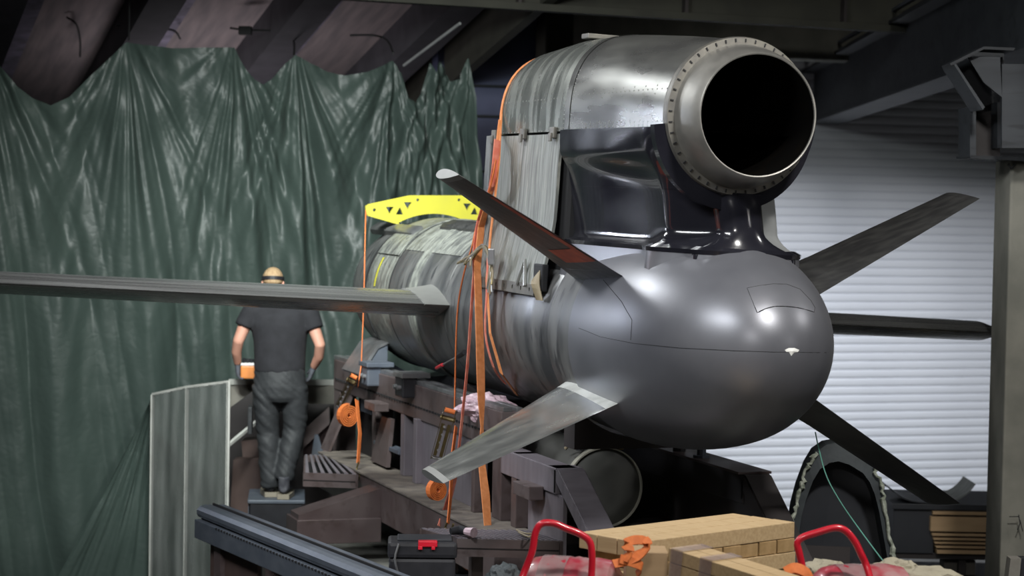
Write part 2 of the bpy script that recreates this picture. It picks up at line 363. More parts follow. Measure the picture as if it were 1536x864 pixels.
# crane runway beam (right) with bracket and column
cr = thing('crane_runway_beam', 'long dark blue-grey steel crane beam slanting up to the right', 'beam')
fa = P(1216, 187, 28); na = P(1535, 62, 15.6)
dirr = (na-fa); dirr.z = 0; dirr.normalize(); perp = Vector((dirr.y, -dirr.x, 0))   # to the right side
if perp.x < 0: perp = -perp
fa = fa - dirr*3; na = na + dirr*3
fz = fa.z; up = Vector((0, 0, 1))
def beampart(name, l, r, zb, zt, m):
    bm = B()
    z0a, z0b = fa.z, na.z
    pts = [fa+perp*l+up*zb, fa+perp*r+up*zb, fa+perp*r+up*zt, fa+perp*l+up*zt]
    prism(bm, pts, na-fa); return obj(name, bm, m, cr)
beampart('web', 0, .03, 0, .58, 'crane')
beampart('bottom_flange', -.04, .32, -.03, 0, 'crane')
beampart('top_flange', -.16, .18, .58, .615, 'crane_dark')
beampart('crane_rail', -.03, .04, .615, .70, 'steel_dark')
beampart('conductor_strip', -.13, -.09, .70, .73, 'railblue')
for k in (6,):
    q = P(1486, 60, 17.4); q.z = fa.z+(na.z-fa.z)*.75; bm = B()
    prism(bm, [q-perp*.07+up*0, q+up*0, q+up*.58, q-perp*.07+up*.58], dirr*.02); obj('stiffener', bm, 'crane', cr)
# concrete column + steel bracket head
co = thing('crane_column', 'greenish beige concrete column with steel bracket head at the right edge', 'column')
a = P(1511, 430, 15.6)
bm = B(); box(bm, a.x+.0, a.x+.55, a.y, a.y+.5, 0, P(1512, 240, 15.6).z, .02); obj('shaft', bm, 'concrete', co)
yb = a.y
def Pb(px, py, d=15.4): return P(px, py, d)
bm = B(); prism(bm, [Pb(1455, 160), Pb(1464, 160), Pb(1464, 235), Pb(1455, 235)], (0, .4, 0)); obj('bracket_flange', bm, 'crane', co)
bm = B(); prism(bm, [Pb(1464, 160, 15.6), Pb(1500, 150, 15.6), Pb(1500, 236, 15.6), Pb(1464, 236, 15.6)], (0, .05, 0)); obj('bracket_web', bm, 'steel_dark', co)
bm = B(); prism(bm, [Pb(1496, 140), Pb(1503, 140), Pb(1503, 222), Pb(1496, 222)], (0, .4, 0)); obj('bracket_flange', bm, 'crane', co)
bm = B(); prism(bm, [Pb(1456, 233), Pb(1560, 236), Pb(1560, 243), Pb(1456, 237)], (0, .5, 0)); obj('base_plate', bm, 'crane_dark', co)
bm = B(); prism(bm, [Pb(1503, 96, 15.1), Pb(1560, 96, 15.1), Pb(1560, 222, 15.1), Pb(1503, 222, 15.1)], (0, .04, 0)); obj('cover_plate', bm, 'crane', co)
bm = B(); prism(bm, [Pb(1414, 102), Pb(1462, 78), Pb(1506, 80), Pb(1506, 150), Pb(1456, 166)], (0, .02, 0)); obj('gusset', bm, 'crane_dark', co)
bm = B(); prism(bm, [Pb(1414, 102), Pb(1417, 101), Pb(1459, 164), Pb(1456, 168)], (0, -.4, 0)); obj('gusset_flange', bm, 'crane', co)
bm = B(); prism(bm, [Pb(1414, 102, 15.3), Pb(1462, 78, 15.3), Pb(1506, 80, 15.3), Pb(1508, 76, 15.3), Pb(1462, 74, 15.3), Pb(1412, 99, 15.3)], (0, -.3, 0)); obj('seat_plate', bm, 'crane_dark', co)
bm = B(); prism(bm, [Pb(1452, 86, 15.1), Pb(1500, 84, 15.1), Pb(1503, 146, 15.1), Pb(1476, 124, 15.1)], (0, .02, 0)); obj('inner_gusset', bm, 'crane', co)
bm = B(); tube(bm, [P(1512, 246, 15.5), P(1518, 252, 15.5), P(1522, 246, 15.5)], .01, 6); obj('bolt', bm, 'dark', co)
# thin marks scratched on the column
bm = B(); tube(bm, [P(1514, 775, 15.59), P(1528, 775, 15.59)], .004, 4); tube(bm, [P(1528, 772, 15.59), P(1530, 785, 15.59), P(1526, 795, 15.59)], .004, 4); tube(bm, [P(1530, 780, 15.59), P(1534, 797, 15.59)], .004, 4)
obj('crack', bm, 'dark', co)

# ================================================================ TARPAULIN
TS = 9.2
tp_prof = [(-420, 70), (-350, 120), (-270, 145), (-180, 110), (-110, 62), (-60, 70), (0, 98), (25, 130), (50, 147), (76, 158), (105, 145), (140, 110), (170, 82), (190, 63), (215, 68), (260, 72), (310, 71), (353, 71), (368, 98), (382, 120), (395, 127), (410, 118), (430, 96), (445, 82),
           (462, 92), (490, 107), (520, 113), (550, 108), (575, 98), (592, 90), (603, 110), (614, 145), (625, 155), (634, 135), (643, 92), (650, 110), (657, 90), (668, 102), (680, 122), (690, 118), (697, 95), (703, 84), (706, 130), (712, 190), (720, 250), (727, 300)]
hangs = [(190, 62), (353, 70), (445, 82), (593, 90), (645, 90), (659, 88), (703, 84), (-30, 60)]
hw = [(H(x, y, s=TS).x, H(x, y, s=TS).z) for x, y in hangs]
def tarp(name, xr, topf, botf, NX, NZ, push, seed, amp=1.0):
    bm = B(); G = []
    for i in range(NX+1):
        px = xr[0]+(xr[1]-xr[0])*i/NX; col = []
        t = H(px, topf(px), s=TS); b = H(px, botf(px), s=TS); zt, zb = t.z, b.z
        for j in range(NZ+1):
            f = j/NZ; x = t.x+(b.x-t.x)*f; z = zt+(zb-zt)*f
            dsp = 0
            for k, (hx, hz) in enumerate(hw):
                dx = x-hx; dz = hz-z+.12
                ang = math.atan2(dx, dz); r = math.hypot(dx, dz)
                wgt = math.exp(-(dx/(.24+.22*dz))**2)*(1-.75*sstep(1.2, 3.2, dz))
                n1 = noise.noise(Vector((ang*7+k*9.1, r*.15, seed)))
                n2 = noise.noise(Vector((ang*19+k*3.7, r*.3, seed+4)))
                dsp += wgt*min(r, 1.1)*(.16*n1+.07*n2)
            s1 = x-.28*(zt-z)*.6
            rn = abs(noise.noise(Vector((s1*2.6+.25*math.sin(z*1.3), z*.12, seed+1))))
            dsp += .15*(rn-.25) + .022*(abs(noise.noise(Vector((s1*7, z*.25, seed+2))))-.2)
            dsp += .006*noise.noise(Vector((x*11, z*5, seed+3)))
            # sag swag between the hangers
            sg = max(0, 1-(zt-z)/.9)
            dsp -= .10*sg*math.sin(z*9+noise.noise(Vector((x*2, 0, 9)))*4)*.35
            col.append(bm.verts.new((x, TS+push-dsp*amp*1.1, z)))
        G.append(col)
    for i in range(NX):
        for j in range(NZ): bm.faces.new((G[i][j], G[i+1][j], G[i+1][j+1], G[i][j+1]))
    o = obj(name, bm, 'tarp', smooth=False); 
    for p in o.data.polygons: p.use_smooth = True
    o.matrix_world = HALL
    return o
tz = 0.02
o = tarp('tarpaulin', (-420, 728), lambda p: interp(tp_prof, p), lambda p: 864+220-.0*p, 560, 210, 0, 3.3)
tag(o, 'huge creased dark green tarpaulin hanging behind the worker in peaked swags', 'tarpaulin')
# second loose sheet falling to the left of the plastic booth, lit pale on its edge
bm = B(); G = []
for i in range(61):
    col = []
    for j in range(81):
        f = j/80; a_ = i/60
        px = 226-(170*a_)*f**1.05-2*a_; py = 592+330*f
        q = H(px, py, s=8.95)
        dd = .10*noise.noise(Vector((a_*6, f*1.2, 5)))*min(1, f*3)+.04*noise.noise(Vector((a_*17, f*3, 8)))+.20*a_*min(1, f*2)
        col.append(bm.verts.new((q.x, q.y-.15-dd*.5+.25*a_*f, q.z)))
    G.append(col)
for i in range(60):
    for j in range(80): bm.faces.new((G[i][j], G[i+1][j], G[i+1][j+1], G[i][j+1]))
o = obj('tarpaulin', bm, 'tarp', smooth=True); o.matrix_world = HALL
tag(o, 'loose tarpaulin edge spreading to the floor left of the plastic booth', 'tarpaulin')

# ================================================================ CRUISE MISSILE
ms = thing('jet_drone', 'dark grey jet-powered flying craft with engine on its back, strapped to steel cradle', 'aircraft', MISS)
# --- fuselage profile (s, r)
TL = 1.62
def rt(s):     # tail cone radius
    q = min(1, max(0, (TL-s)/(TL-.09))); return .61*(1-q**3)**.5
def zt_(s): return .028*sstep(1.62, .7, s)   # the cone droops a little less than the body axis
bm = B(); lathe_y(bm, [(s, max(.001, rt(s))) for s in [.09+(TL-.09)*(1-math.cos(PI/2*k/44))**1.25 for k in range(1, 45)]], 96, True, False)
for v_ in bm.verts: v_.co.z += zt_(v_.co.y)
obj('tail_cone', bm, 'tail', ms, smooth=True)
bm = B(); lathe_y(bm, [(1.622, .585), (1.63, .593), (1.80, .597), (2.02, .593), (2.03, .58)], 96); obj('joint_band', bm, 'body', ms, smooth=True)
bm = B(); lathe_y(bm, [(2.03, .582), (2.04, .588), (2.9, .588), (3.55, .585), (3.56, .57)], 96); obj('aft_fuselage_section', bm, 'body', ms, smooth=True)
bm = B(); lathe_y(bm, [(3.56, .572), (3.57, .582), (4.15, .58), (4.16, .57)], 96); obj('strapped_section', bm, 'body', ms, smooth=True)
bm = B(); lathe_y(bm, [(4.16, .57), (4.17, .578), (5.60, .574), (5.61, .562)], 96); obj('centre_fuselage_section', bm, 'body', ms, smooth=True)
bm = B(); lathe_y(bm, [(5.61, .56), (5.62, .57), (6.28, .566), (6.29, .552)], 96); obj('forward_fuselage_section', bm, 'body_dirty', ms, smooth=True)
bm = B(); lathe_y(bm, [(6.30, .552), (6.31, .560)]+[(6.31+1.15*math.sin(PI/2*k/16), .56*max(.001, math.cos(PI/2*k/16))**.62) for k in range(1, 17)], 96, False, True); obj('nose_dome', bm, 'body', ms, smooth=True)
for s_ in (3.555, 4.165, 5.615, 6.295):
    bm = B(); lathe_y(bm, [(s_-.012, .50), (s_-.012, .574), (s_+.012, .574), (s_+.012, .50)], 64); obj('section_joint', bm, 'dark', ms)
# wide band clamp near the front
bm = B(); lathe_y(bm, [(4.9, .575), (4.9, .588), (5.05, .588), (5.05, .575)], 96); obj('band_clamp', bm, 'body_dirty', ms, smooth=True)
# scuffed pale top of the body
for (sa, sb, a0, a1) in ((4.2, 5.58, -.95, .9), (5.66, 6.25, -1.05, .9)):
    bm = B(); lathe_y(bm, [(sa, .575), (sa, .583), (sb, .579), (sb, .57)], 30, a0=a0, a1=a1); obj('scuffed_top_skin', bm, 'body_dirty', ms, smooth=True)
# cable fairings along the body, upper left
def raceway(s0, s1, ang, w, h, m):
    bm = B(); R = []
    for s in [s0, s0+.04]+[s0+.04+(s1-s0-.08)*k/6 for k in range(1, 6)]+[s1-.04, s1]:
        hh = h*(.3 if s in (s0, s1) else 1); r = .565; er = Vector((math.sin(ang), 0, math.cos(ang))); et = Vector((math.cos(ang), 0, -math.sin(ang))); c = Vector((0, s, 0))
        R.append([c+er*(r+a)+et*b for a, b in ((-.02, -w/2), (hh*.7, -w/2), (hh, -w*.33), (hh, w*.33), (hh*.7, w/2), (-.02, w/2))])
    obj('cable_fairing', rings(bm, R), m, ms, smooth=True)
raceway(4.05, 5.35, -.42, .13, .045, 'fin_dark'); raceway(4.2, 5.3, -.16, .08, .02, 'body'); raceway(5.75, 7.0, -.62, .10, .04, 'body')
# thin yellow stripe on the forward section
bm = B(); lathe_y(bm, [(6.02, .571), (6.02, .574), (6.05, .574), (6.05, .571)], 16, a0=-1.5, a1=-1.1); obj('yellow_mark', bm, 'yellow', ms)
# small hatch on the tail cone with recessed joint
def on_tail(px, py, lift=0.0):
    o = MISS.inverted() @ CP; d = (MISS.inverted().to_3x3() @ ray(px, py)).normalized(); t = 9.0
    for _ in range(4000):
        p = o+d*t
        if .09-lift <= p.y <= TL and math.hypot(p.x, p.z-zt_(p.y)) < rt(p.y)+lift: return p
        if p.y > TL and math.hypot(p.x, p.z) < .59+lift: return p
        t += .02 if math.hypot(p.x, p.z) > .75 or p.y < -.3 else .0005
    return o+d*11.5
hp = [(1121, 432), (1140, 428), (1165, 425), (1185, 427), (1205, 437), (1222, 460), (1205, 463), (1185, 461), (1165, 459), (1150, 461), (1136, 469), (1128, 450)]
def proj_line(name, pts, r, m, parent, k=5, lift=0.0):
    bm = B(); pp = []
    for (a, b), (c, d) in zip(pts, pts[1:]):
        for i in range(k): pp.append(on_tail(a+(c-a)*i/k, b+(d-b)*i/k, lift))
    pp.append(on_tail(*pts[-1], lift)); tube(bm, pp, r, 5); return obj(name, bm, m, parent, smooth=True)
hb = B(); top = [(1121, 432), (1140, 428.5), (1160, 426), (1180, 426.5), (1200, 434), (1216, 451), (1222, 461)]; bot = [(1136, 469), (1148, 463), (1162, 459.5), (1178, 459.5), (1194, 461), (1208, 464), (1221, 468)]
G = [[hb.verts.new(on_tail(t_[0]+(b_[0]-t_[0])*j/8, t_[1]+(b_[1]-t_[1])*j/8, .004)) for j in range(9)] for t_, b_ in zip(top, bot)]
for i in range(6):
    for j in range(8): hb.faces.new((G[i][j], G[i+1][j], G[i+1][j+1], G[i][j+1]))
hatch = obj('hatch', hb, 'tail', ms, smooth=True)
proj_line('hatch_seam', top+bot[::-1]+[top[0]], .0028, 'dark', hatch)
proj_line('seam', [(868, 492), (900, 505), (950, 515), (1020, 522), (1100, 526), (1160, 528), (1250, 529)], .0016, 'dark', ms, 8)
# seam polygon where the old skin meets, left side
proj_line('seam', [(905, 420), (932, 452), (948, 480), (946, 510)], .0018, 'dark', ms, 5)
# pale chip of paint on the apex
bm = B(); c_ = [on_tail(1188+x, 527+y, .007) for x, y in ((-11, -2), (-5, -5), (4, -5), (11, -2), (9, 1), (3, 2), (-1, 7), (-4, 2), (-9, 1))]
cc = bm.verts.new(sum(c_, Vector())/len(c_)+Vector((0, -.006, 0))); vv = [bm.verts.new(p) for p in c_]
for i in range(len(vv)): bm.faces.new((cc, vv[i], vv[(i+1) % len(vv)]))
obj('paint_chip', bm, 'white', ms)

# --- engine nacelle
NX_, NZ_ = -.085, 1.225
def nac_section(s):
    w = interp([(.6, .398), (.8, .41), (1.3, .43), (2.1, .44), (3.3, .43), (3.5, .40), (3.58, .30)], s)
    h = interp([(.6, .398), (.8, .415), (1.3, .455), (2.0, .50), (2.6, .505), (3.3, .465), (3.5, .41), (3.58, .28)], s)
    return w, h
def cowl_ring(s, n=40, zb=1.14):
    w, h = nac_section(s); e = interp([(.6, 2.0), (1.2, 2.2), (2.1, 2.5), (3.6, 2.4)], s); r = []
    for k in range(n+1):
        a = PI*k/n; c, sn = math.cos(a), math.sin(a)
        x = -w*math.copysign(abs(c)**(2/e), c); z = h*abs(sn)**(2/e)
        r.append(Vector((NX_+x, s, NZ_+z)))
    r = [Vector((NX_-w, s, zb))]+r+[Vector((NX_+w, s, zb))]
    return r
def cowl(name, s0, s1, k, m, front=False):
    bm = B(); rings(bm, [cowl_ring(s0+(s1-s0)*i/k) for i in range(k+1)], front is None, front is True); return obj(name, bm, m, ms, smooth=True)
cw1 = cowl('aft_cowl', .66, 2.095, 20, 'cowl')
cw2 = cowl('forward_cowl', 2.105, 3.58, 26, 'cowl_top', True)
bm = B(); rings(bm, [[p+(p-Vector((NX_, p.y, NZ_))).normalized()*.004 for p in cowl_ring(s_)] for s_ in (2.06, 2.10, 2.14)], False, False); obj('cowl_joint_strip', bm, 'cowl', ms, smooth=True)
# rivets in rows: too small to pick singly
bm = B()
def rivet(p, nrm, r=.0058):
    nrm = nrm.normalized(); a = nrm.orthogonal().normalized(); b = nrm.cross(a)
    base = [bm.verts.new(p+(a*math.cos(t)+b*math.sin(t))*r) for t in [2*PI*k/6 for k in range(6)]]
    tp_ = bm.verts.new(p+nrm*r*.7)
    for i in range(6): bm.faces.new((base[i], base[(i+1) % 6], tp_))
def side_pt(s, z):     # left side of the cowl at height z
    rg = cowl_ring(s)[:22]
    for a, b in zip(rg, rg[1:]):
        if a.z <= z <= b.z:
            t = (z-a.z)/(b.z-a.z+1e-9); return a+(b-a)*t
    return rg[0]
for row, z in ((0, 1.155), (1, 1.345), (2, 1.175)):
    n_ = 46
    for k in range(n_):
        s = .72+2.72*k/n_
        if row == 2 and s > 2.1: continue
        p = side_pt(s, z+(.0 if s < 2.1 else -.01)); rivet(p, Vector((-1, 0, .15)))
for s in (2.05, 2.16, 2.78, 3.42, .70):
    for k in range(14):
        p = side_pt(s, 1.16+.016*k*1.6); rivet(p, Vector((-1, 0, .25)))
for s in [.85+.145*k for k in range(9)]:
    for dz in (1.185, 1.365, 1.32): rivet(side_pt(s, dz), Vector((-1, 0, .2)))
obj('rivets', bm, 'rivet', ms, kind='stuff')
# small bracket on top
bm = B(); box(bm, NX_-.2, NX_+.0, 2.5, 2.62, NZ_+.495, NZ_+.525, .006); obj('lifting_lug', bm, 'flange', ms)
# latches under the forward cowl
for s_ in (2.30, 2.85, 3.42):
    bm = B(); box(bm, -.55, -.525, s_-.04, s_+.04, 1.10, 1.165, .006); box(bm, -.562, -.548, s_-.02, s_+.02, 1.08, 1.13, .004); obj('latch', bm, 'flange', ms)
# flange ring and nozzle
def ring_y(bm, prof, n=80, cx=NX_, cz=NZ_): return lathe_y(bm, prof, n, cx=cx, cz=cz)
bm = B(); ring_y(bm, [(.70, .36), (.70, .412), (.655, .418), (.635, .412), (.63, .345), (.66, .33)]); fg = obj('nozzle_flange', bm, 'flange', ms, smooth=True)
bm = B()
for k in range(44):
    a = 2*PI*k/44; c = Vector((NX_+.397*math.sin(a), .632, NZ_+.397*math.cos(a)))
    box(bm, -.0035, .0035, -.004, .004, -.009, .009, 0, Matrix.Translation(c) @ Matrix.Rotation(a, 4, 'Y'))
obj('flange_bolts', bm, 'dark', fg, kind='stuff')
NR = Matrix.Translation((NX_, .63, NZ_)) @ Matrix.Rotation(math.radians(-3), 4, 'Z')
bm = B(); lathe_y(bm, [(.03, .378), (0, .378), (-.08, .366), (-.18, .345), (-.245, .322), (-.25, .317), (-.248, .311), (-.22, .311)], 96)
for v_ in bm.verts: v_.co = NR @ v_.co
nz = obj('nozzle', bm, 'nozzle', ms, smooth=True)
bm = B(); lathe_y(bm, [(-.235, .3105), (.0, .305), (.9, .29), (1.3, .25)], 72, False, True)
for v_ in bm.verts: v_.co = NR @ v_.co
obj('duct', bm, 'soot', ms, smooth=True)
# --- pylon fairing (gloss black, horizontally lofted)
RHO = .10
def py_w(s, z):
    ring = math.sqrt(max(0, .412**2-(NZ_-z)**2)) if z > NZ_-.412 else 0
    rear = .125+.20*sstep(.68, .95, s)+.095*sstep(.95, 2.0, s)
    w = rear+(.13*sstep(.62, .49, z))*sstep(1.2, .7, s)+.04*sstep(.56, .50, z)
    rw = ring*(1-sstep(.66, 1.5, s))+.42*sstep(.66, 1.5, s)*sstep(NZ_-.45, NZ_-.2, z)
    k = 14.0
    return math.log(math.exp(k*w)+math.exp(k*rw)-1)/k if ring else w
def py_rear(z):
    if z > NZ_-.40: return .665
    return interp([(.40, .56), (.50, .56), (.56, .585), (.64, .605), (.75, .615), (.83, .63)], z)
ZL = [.36, .43]+[.49+(1.145-.49)*i/36 for i in range(37)]
def py_row(z):
    sr = py_rear(z); rho = RHO if z < NZ_-.40 else .012; wr = py_w(sr+rho, z); cx = NX_*sstep(.45, 1.15, z)
    if z >= NZ_-.40: return sr, cx, (lambda s: py_w(s, z))
    def W_(s): return py_w(s, z) if s >= sr+rho else wr*math.sqrt(max(0, 1-((sr+rho-s)/rho)**2))
    return sr, cx, W_
def grid(G):
    bm = B(); V_ = [[bm.verts.new(p) for p in g] for g in G]
    for i in range(len(V_)-1):
        for j in range(len(V_[0])-1): bm.faces.new((V_[i][j], V_[i][j+1], V_[i+1][j+1], V_[i+1][j]))
    return bm
def left_row(z, s0): cx, W_ = py_row(z)[1:]; return [Vector((cx-W_(s), s, z)) for s in [s0+(2.13-s0)*(k/60)**1.6 for k in range(61)]]
def right_row(z, s0): cx, W_ = py_row(z)[1:]; return [Vector((cx+W_(s)-.002, s, z)) for s in [s0+(2.13-s0)*(k/40)**1.5 for k in range(41)]]
ZS = NZ_-.401
low = [z for z in ZL if z < ZS]+[ZS]; upz = [ZS+.0015]+[z for z in ZL if z > ZS+.003]
GL, GR = [], []
for z in low:
    sr, cx, W_ = py_row(z)
    GL.append([Vector((cx+W_(s), s, z)) for s in [sr+RHO*(1-k/12)**2 for k in range(12)]]+left_row(z, sr)); GR.append(right_row(z, sr+RHO*.98))
obj('pylon_fairing', grid(GL), 'gloss', ms, smooth=True)
obj('upper_fairing', grid([left_row(z, .665) for z in upz]), 'gloss', ms, smooth=True)
o = obj('lit_fairing_side', grid(GR), 'pale', ms, smooth=True); o['label'] = 'right side of the fairing, light on it painted as pale grey'
obj('upper_fairing', grid([right_row(z, .665) for z in upz]), 'gloss', ms, smooth=True)
# dark scoop lip below the flange
bm = B(); R = []
for k in range(41):
    a = PI*.52+PI*.93*k/40; r0, r1 = .412, .45+.05*max(0, math.sin((a-PI)*1.0+1.2))
    R.append([Vector((NX_+r0*math.sin(a), .66, NZ_+r0*math.cos(a))), Vector((NX_+r1*math.sin(a), .665, NZ_+r1*math.cos(a))), Vector((NX_+r1*math.sin(a), .72, NZ_+r1*math.cos(a))), Vector((NX_+r0*math.sin(a), .72, NZ_+r0*math.cos(a)))])
obj('scoop_lip', rings(bm, R), 'gloss', ms, smooth=True)
# base flange where the pylon meets the body
FZ = .515; sr, cx, W_ = py_row(FZ); pl = []
for k in range(25): s_ = sr+(2.13-sr)*(1-k/24)**1.8; pl.append((cx+W_(s_), s_, 1))
for k in range(1, 25): s_ = sr+(2.13-sr)*(k/24)**1.8; pl.append((cx-W_(s_), s_, -1))
R = []
for x, y, sd_ in pl:
    d_ = Vector((x, (y-1.1)*.25, 0)).normalized(); b_ = Vector((x, y, 0))
    R.append([b_-d_*.01+Vector((0, 0, FZ-.03)), b_+d_*.022+Vector((0, 0, FZ-.022)), b_+d_*.028+Vector((0, 0, FZ)), b_-d_*.01+Vector((0, 0, FZ+.018))])
obj('base_flange', rings(B(), R), 'gloss', ms, smooth=True)
R = []
for x, y, sd_ in pl:
    d_ = Vector((x, (y-1.1)*.25, 0)).normalized(); b_ = Vector((x, y, 0))
    R.append([b_+d_*(.018+.045*(k/5)**2)+Vector((0, 0, FZ-.02-.22*(k/5))) for k in range(6)])
obj('saddle_fairing', rings(B(), R, False, False, False), 'tail', ms, smooth=True)
# core behind the side panels
bm = B(); box(bm, NX_-.40, NX_+.42, 2.14, 3.48, .25, 1.14, .03); obj('pylon_core', bm, 'dark', ms)
# weathered grey access panels on the left side
def skin_panel(s0, s1, name):
    bm = B(); R = []
    for z, x in ((1.125, -.523), (.95, -.530), (.75, -.532), (.62, -.535), (.48, -.55), (.36, -.575), (.27, -.59), (.235, -.60)):
        R.append([Vector((x, s0, z)), Vector((x, s1, z)), Vector((x+.018, s1, z)), Vector((x+.018, s0, z))])
    return obj(name, rings(bm, R), 'panel', ms)
skin_panel(2.20, 2.86, 'access_panel'); skin_panel(2.868, 3.46, 'access_panel')
bm = B(); box(bm, -.55, -.50, 3.465, 3.56, .25, 1.13, .01); obj('front_edge_strip', bm, 'body', ms)
fr = plate_holes('hinge_strip', [(2.26, .17), (3.5, .17), (3.5, .235), (2.26, .235)], [circ(2.34+.16*k, .205, .013, 10) for k in range(7)], .012, Matrix.Translation((-.605, 0, 0)) @ Matrix.Rotation(PI/2, 4, 'Z') @ Matrix.Rotation(PI/2, 4, 'X'), 'flange', ms)
bm = B(); box(bm, -.597, -.585, 2.26, 3.5, .165, .24); obj('hinge_backing', bm, 'dark', fr)
for (s_, z_) in ((2.28, .34),):
    bm = B(); tube(bm, [(-.62, 2.56, .22), (-.60, 2.48, .37), (-.62, 2.40, .22)], .011, 6); obj('strut', bm, 'rivet', ms)
    bm = B(); box(bm, -.60, -.56, 2.16, 2.32, .20, .36, .01); obj('opening', bm, 'dark', ms)
    bm = B()
    for k in range(6): tube(bm, sm([(-.6, 2.12+.02*k, .15), (-.615-.005*k, 2.16+.01*k, .24), (-.6, 2.20+.02*k, .32-.01*k)], 4), .006, 5)
    obj('wire_loom', bm, 'cable', ms, kind='stuff')
# --- wings
def airfoil(c, t, n=14):
    pts = []
    for k in range(n+1):
        x = 1-k/n; x = x*x*(3-2*x) if False else (1-math.cos(PI*x))/2
        y = 5*t*(.2969*math.sqrt(x)-.126*x-.3516*x*x+.2843*x**3-.1015*x**4); pts.append((x*c, y*c))
    for k in range(1, n):
        x = (1-math.cos(PI*k/n))/2
        y = 5*t*(.2969*math.sqrt(x)-.126*x-.3516*x*x+.2843*x**3-.1015*x**4); pts.append((x*c, -y*c))
    return pts
def wing(name, side):
    bm = B(); R = []
    for f in (0, .25, .5, .75, .97, 1):
        x = side*(.56+3.1*f); c = .62-.12*f; t = .26 if f < 1 else .12; sc = 4.05
        R.append([Vector((x, sc+c-q, .012+y*(.92 if y > 0 else 1.25))) for q, y in airfoil(c, t)])       # leading edge forward
    o = obj(name, rings(bm, R), 'wing', ms, smooth=True)
    bm = B(); R = []
    for f, g in ((0, 1.45), (.5, 1.2), (1, 1.03)):
        x = side*(.53+.22*f); c = .74*(1.03-.06*f)
        R.append([Vector((x, 4.05-.02+c-q, .012+y*g)) for q, y in airfoil(c, .22)])
    obj('wing_root_fairing', rings(bm, R), 'fin_tip', o, smooth=True)
    return o
wing('wing', -1); wing('wing', 1)
# --- tail fins: root / tip picked from the photograph in hall coordinates
MI = MISS.inverted() @ HALL
def fin(name, rt_te, rt_le, tp_te, tp_le, m, tip_m, th=.055, extras=None):
    a = [Vector(p) for p in (rt_te, rt_le, tp_te, tp_le)]; bm = B(); R = []
    nrm = ((a[2]-a[0]).cross(a[1]-a[0])).normalized()
    for f in (0, .2, .4, .6, .8, .965):
        te = a[0].lerp(a[2], f); le = a[1].lerp(a[3], f); c = (le-te).length; d = (te-le).normalized(); tt = th*(1-.25*f)
        R.append([le+d*q+nrm*y for q, y in airfoil(c, tt/c)])
    o = obj(name, rings(bm, R), m, ms, smooth=True)
    bm = B(); R = []
    for f in (.965, 1.0):
        te = a[0].lerp(a[2], f); le = a[1].lerp(a[3], f); c = (le-te).length; d = (te-le).normalized(); tt = th*(1-.25*f)
        R.append([le+d*q+nrm*y*1.03 for q, y in airfoil(c, tt/c)])
    obj('fin_tip_cap', rings(bm, R), tip_m, o, smooth=True)
    bm = B(); R = []
    for f, g in ((-.08, 1.25), (.09, 1.03)):
        te = a[0].lerp(a[2], f); le = a[1].lerp(a[3], f); c = (le-te).length; d = (te-le).normalized(); tt = th
        R.append([le+d*q+nrm*y*g for q, y in airfoil(c, tt/c)])
    obj('fin_root_fairing', rings(bm, R), 'root_white' if m == 'fin' else m, o, smooth=True)
    return o, a, nrm
def ml(p): return MI @ Vector((p[0], p[1], p[2]+AX.z))
f1, a1_, n1_ = fin('tail_fin', ml((-.47, 1.12, .315)), ml((-.52, 1.90, .33)), ml((-1.5, .84, .848)), ml((-1.5, 1.25, .856)), 'fin_dark', 'fin_tip', .075)
f1['label'] = 'upper left dark fin with red primer near its root'
f2, a2_, n2_ = fin('tail_fin', ml((-.47, 1.13, -.36)), ml((-.49, 1.93, -.32)), ml((-1.5, 1.026, -.766)), ml((-1.5, 1.433, -.756)), 'fin', 'fin_tip', .07)
f2['label'] = 'lower left fin with bright scratched metal'
f3, a3_, n3_ = fin('tail_fin', ml((.46, .60, .262)), ml((.46, 1.005, .386)), ml((1.5, .803, .774)), ml((1.5, 1.215, .786)), 'fin_dark', 'fin_dark', .07)
f3['label'] = 'upper right dark fin'
f4, a4_, n4_ = fin('tail_fin', ml((.46, .665, -.315)), ml((.46, .92, -.415)), ml((1.5, .935, -.936)), ml((1.5, 1.358, -.967)), 'fin_dark', 'fin_dark', .07)
f4['label'] = 'lower right dark fin'
# red primer patches on the underside of the upper left fin
def fin_patch(a, nrm, f0, f1_, c0, c1, lift, m, parent):
    bm = B(); G = []
    for i in range(7):
        f = f0+(f1_-f0)*i/6; te = a[0].lerp(a[2], f); le = a[1].lerp(a[3], f); c = (le-te).length; row = []
        for j in range(7):
            q = c0+(c1-c0)*j/6; tt = .075*(1-.25*f)/c
            y = 5*tt*(.2969*math.sqrt(q)-.126*q-.3516*q*q+.2843*q**3-.1015*q**4)*c
            row.append(bm.verts.new(le.lerp(te, q)+nrm*(lift*(y+.002))))
        G.append(row)
    for i in range(6):
        for j in range(6): bm.faces.new((G[i][j], G[i+1][j], G[i+1][j+1], G[i][j+1]))
    return obj('primer_patch', bm, m, parent)
for sg in (1, -1):
    fin_patch(a1_, n1_, .17, .30, .45, .97, sg, 'redox', f1)
    fin_patch(a1_, n1_, .30, .80, .90, .985, sg, 'redox', f1)

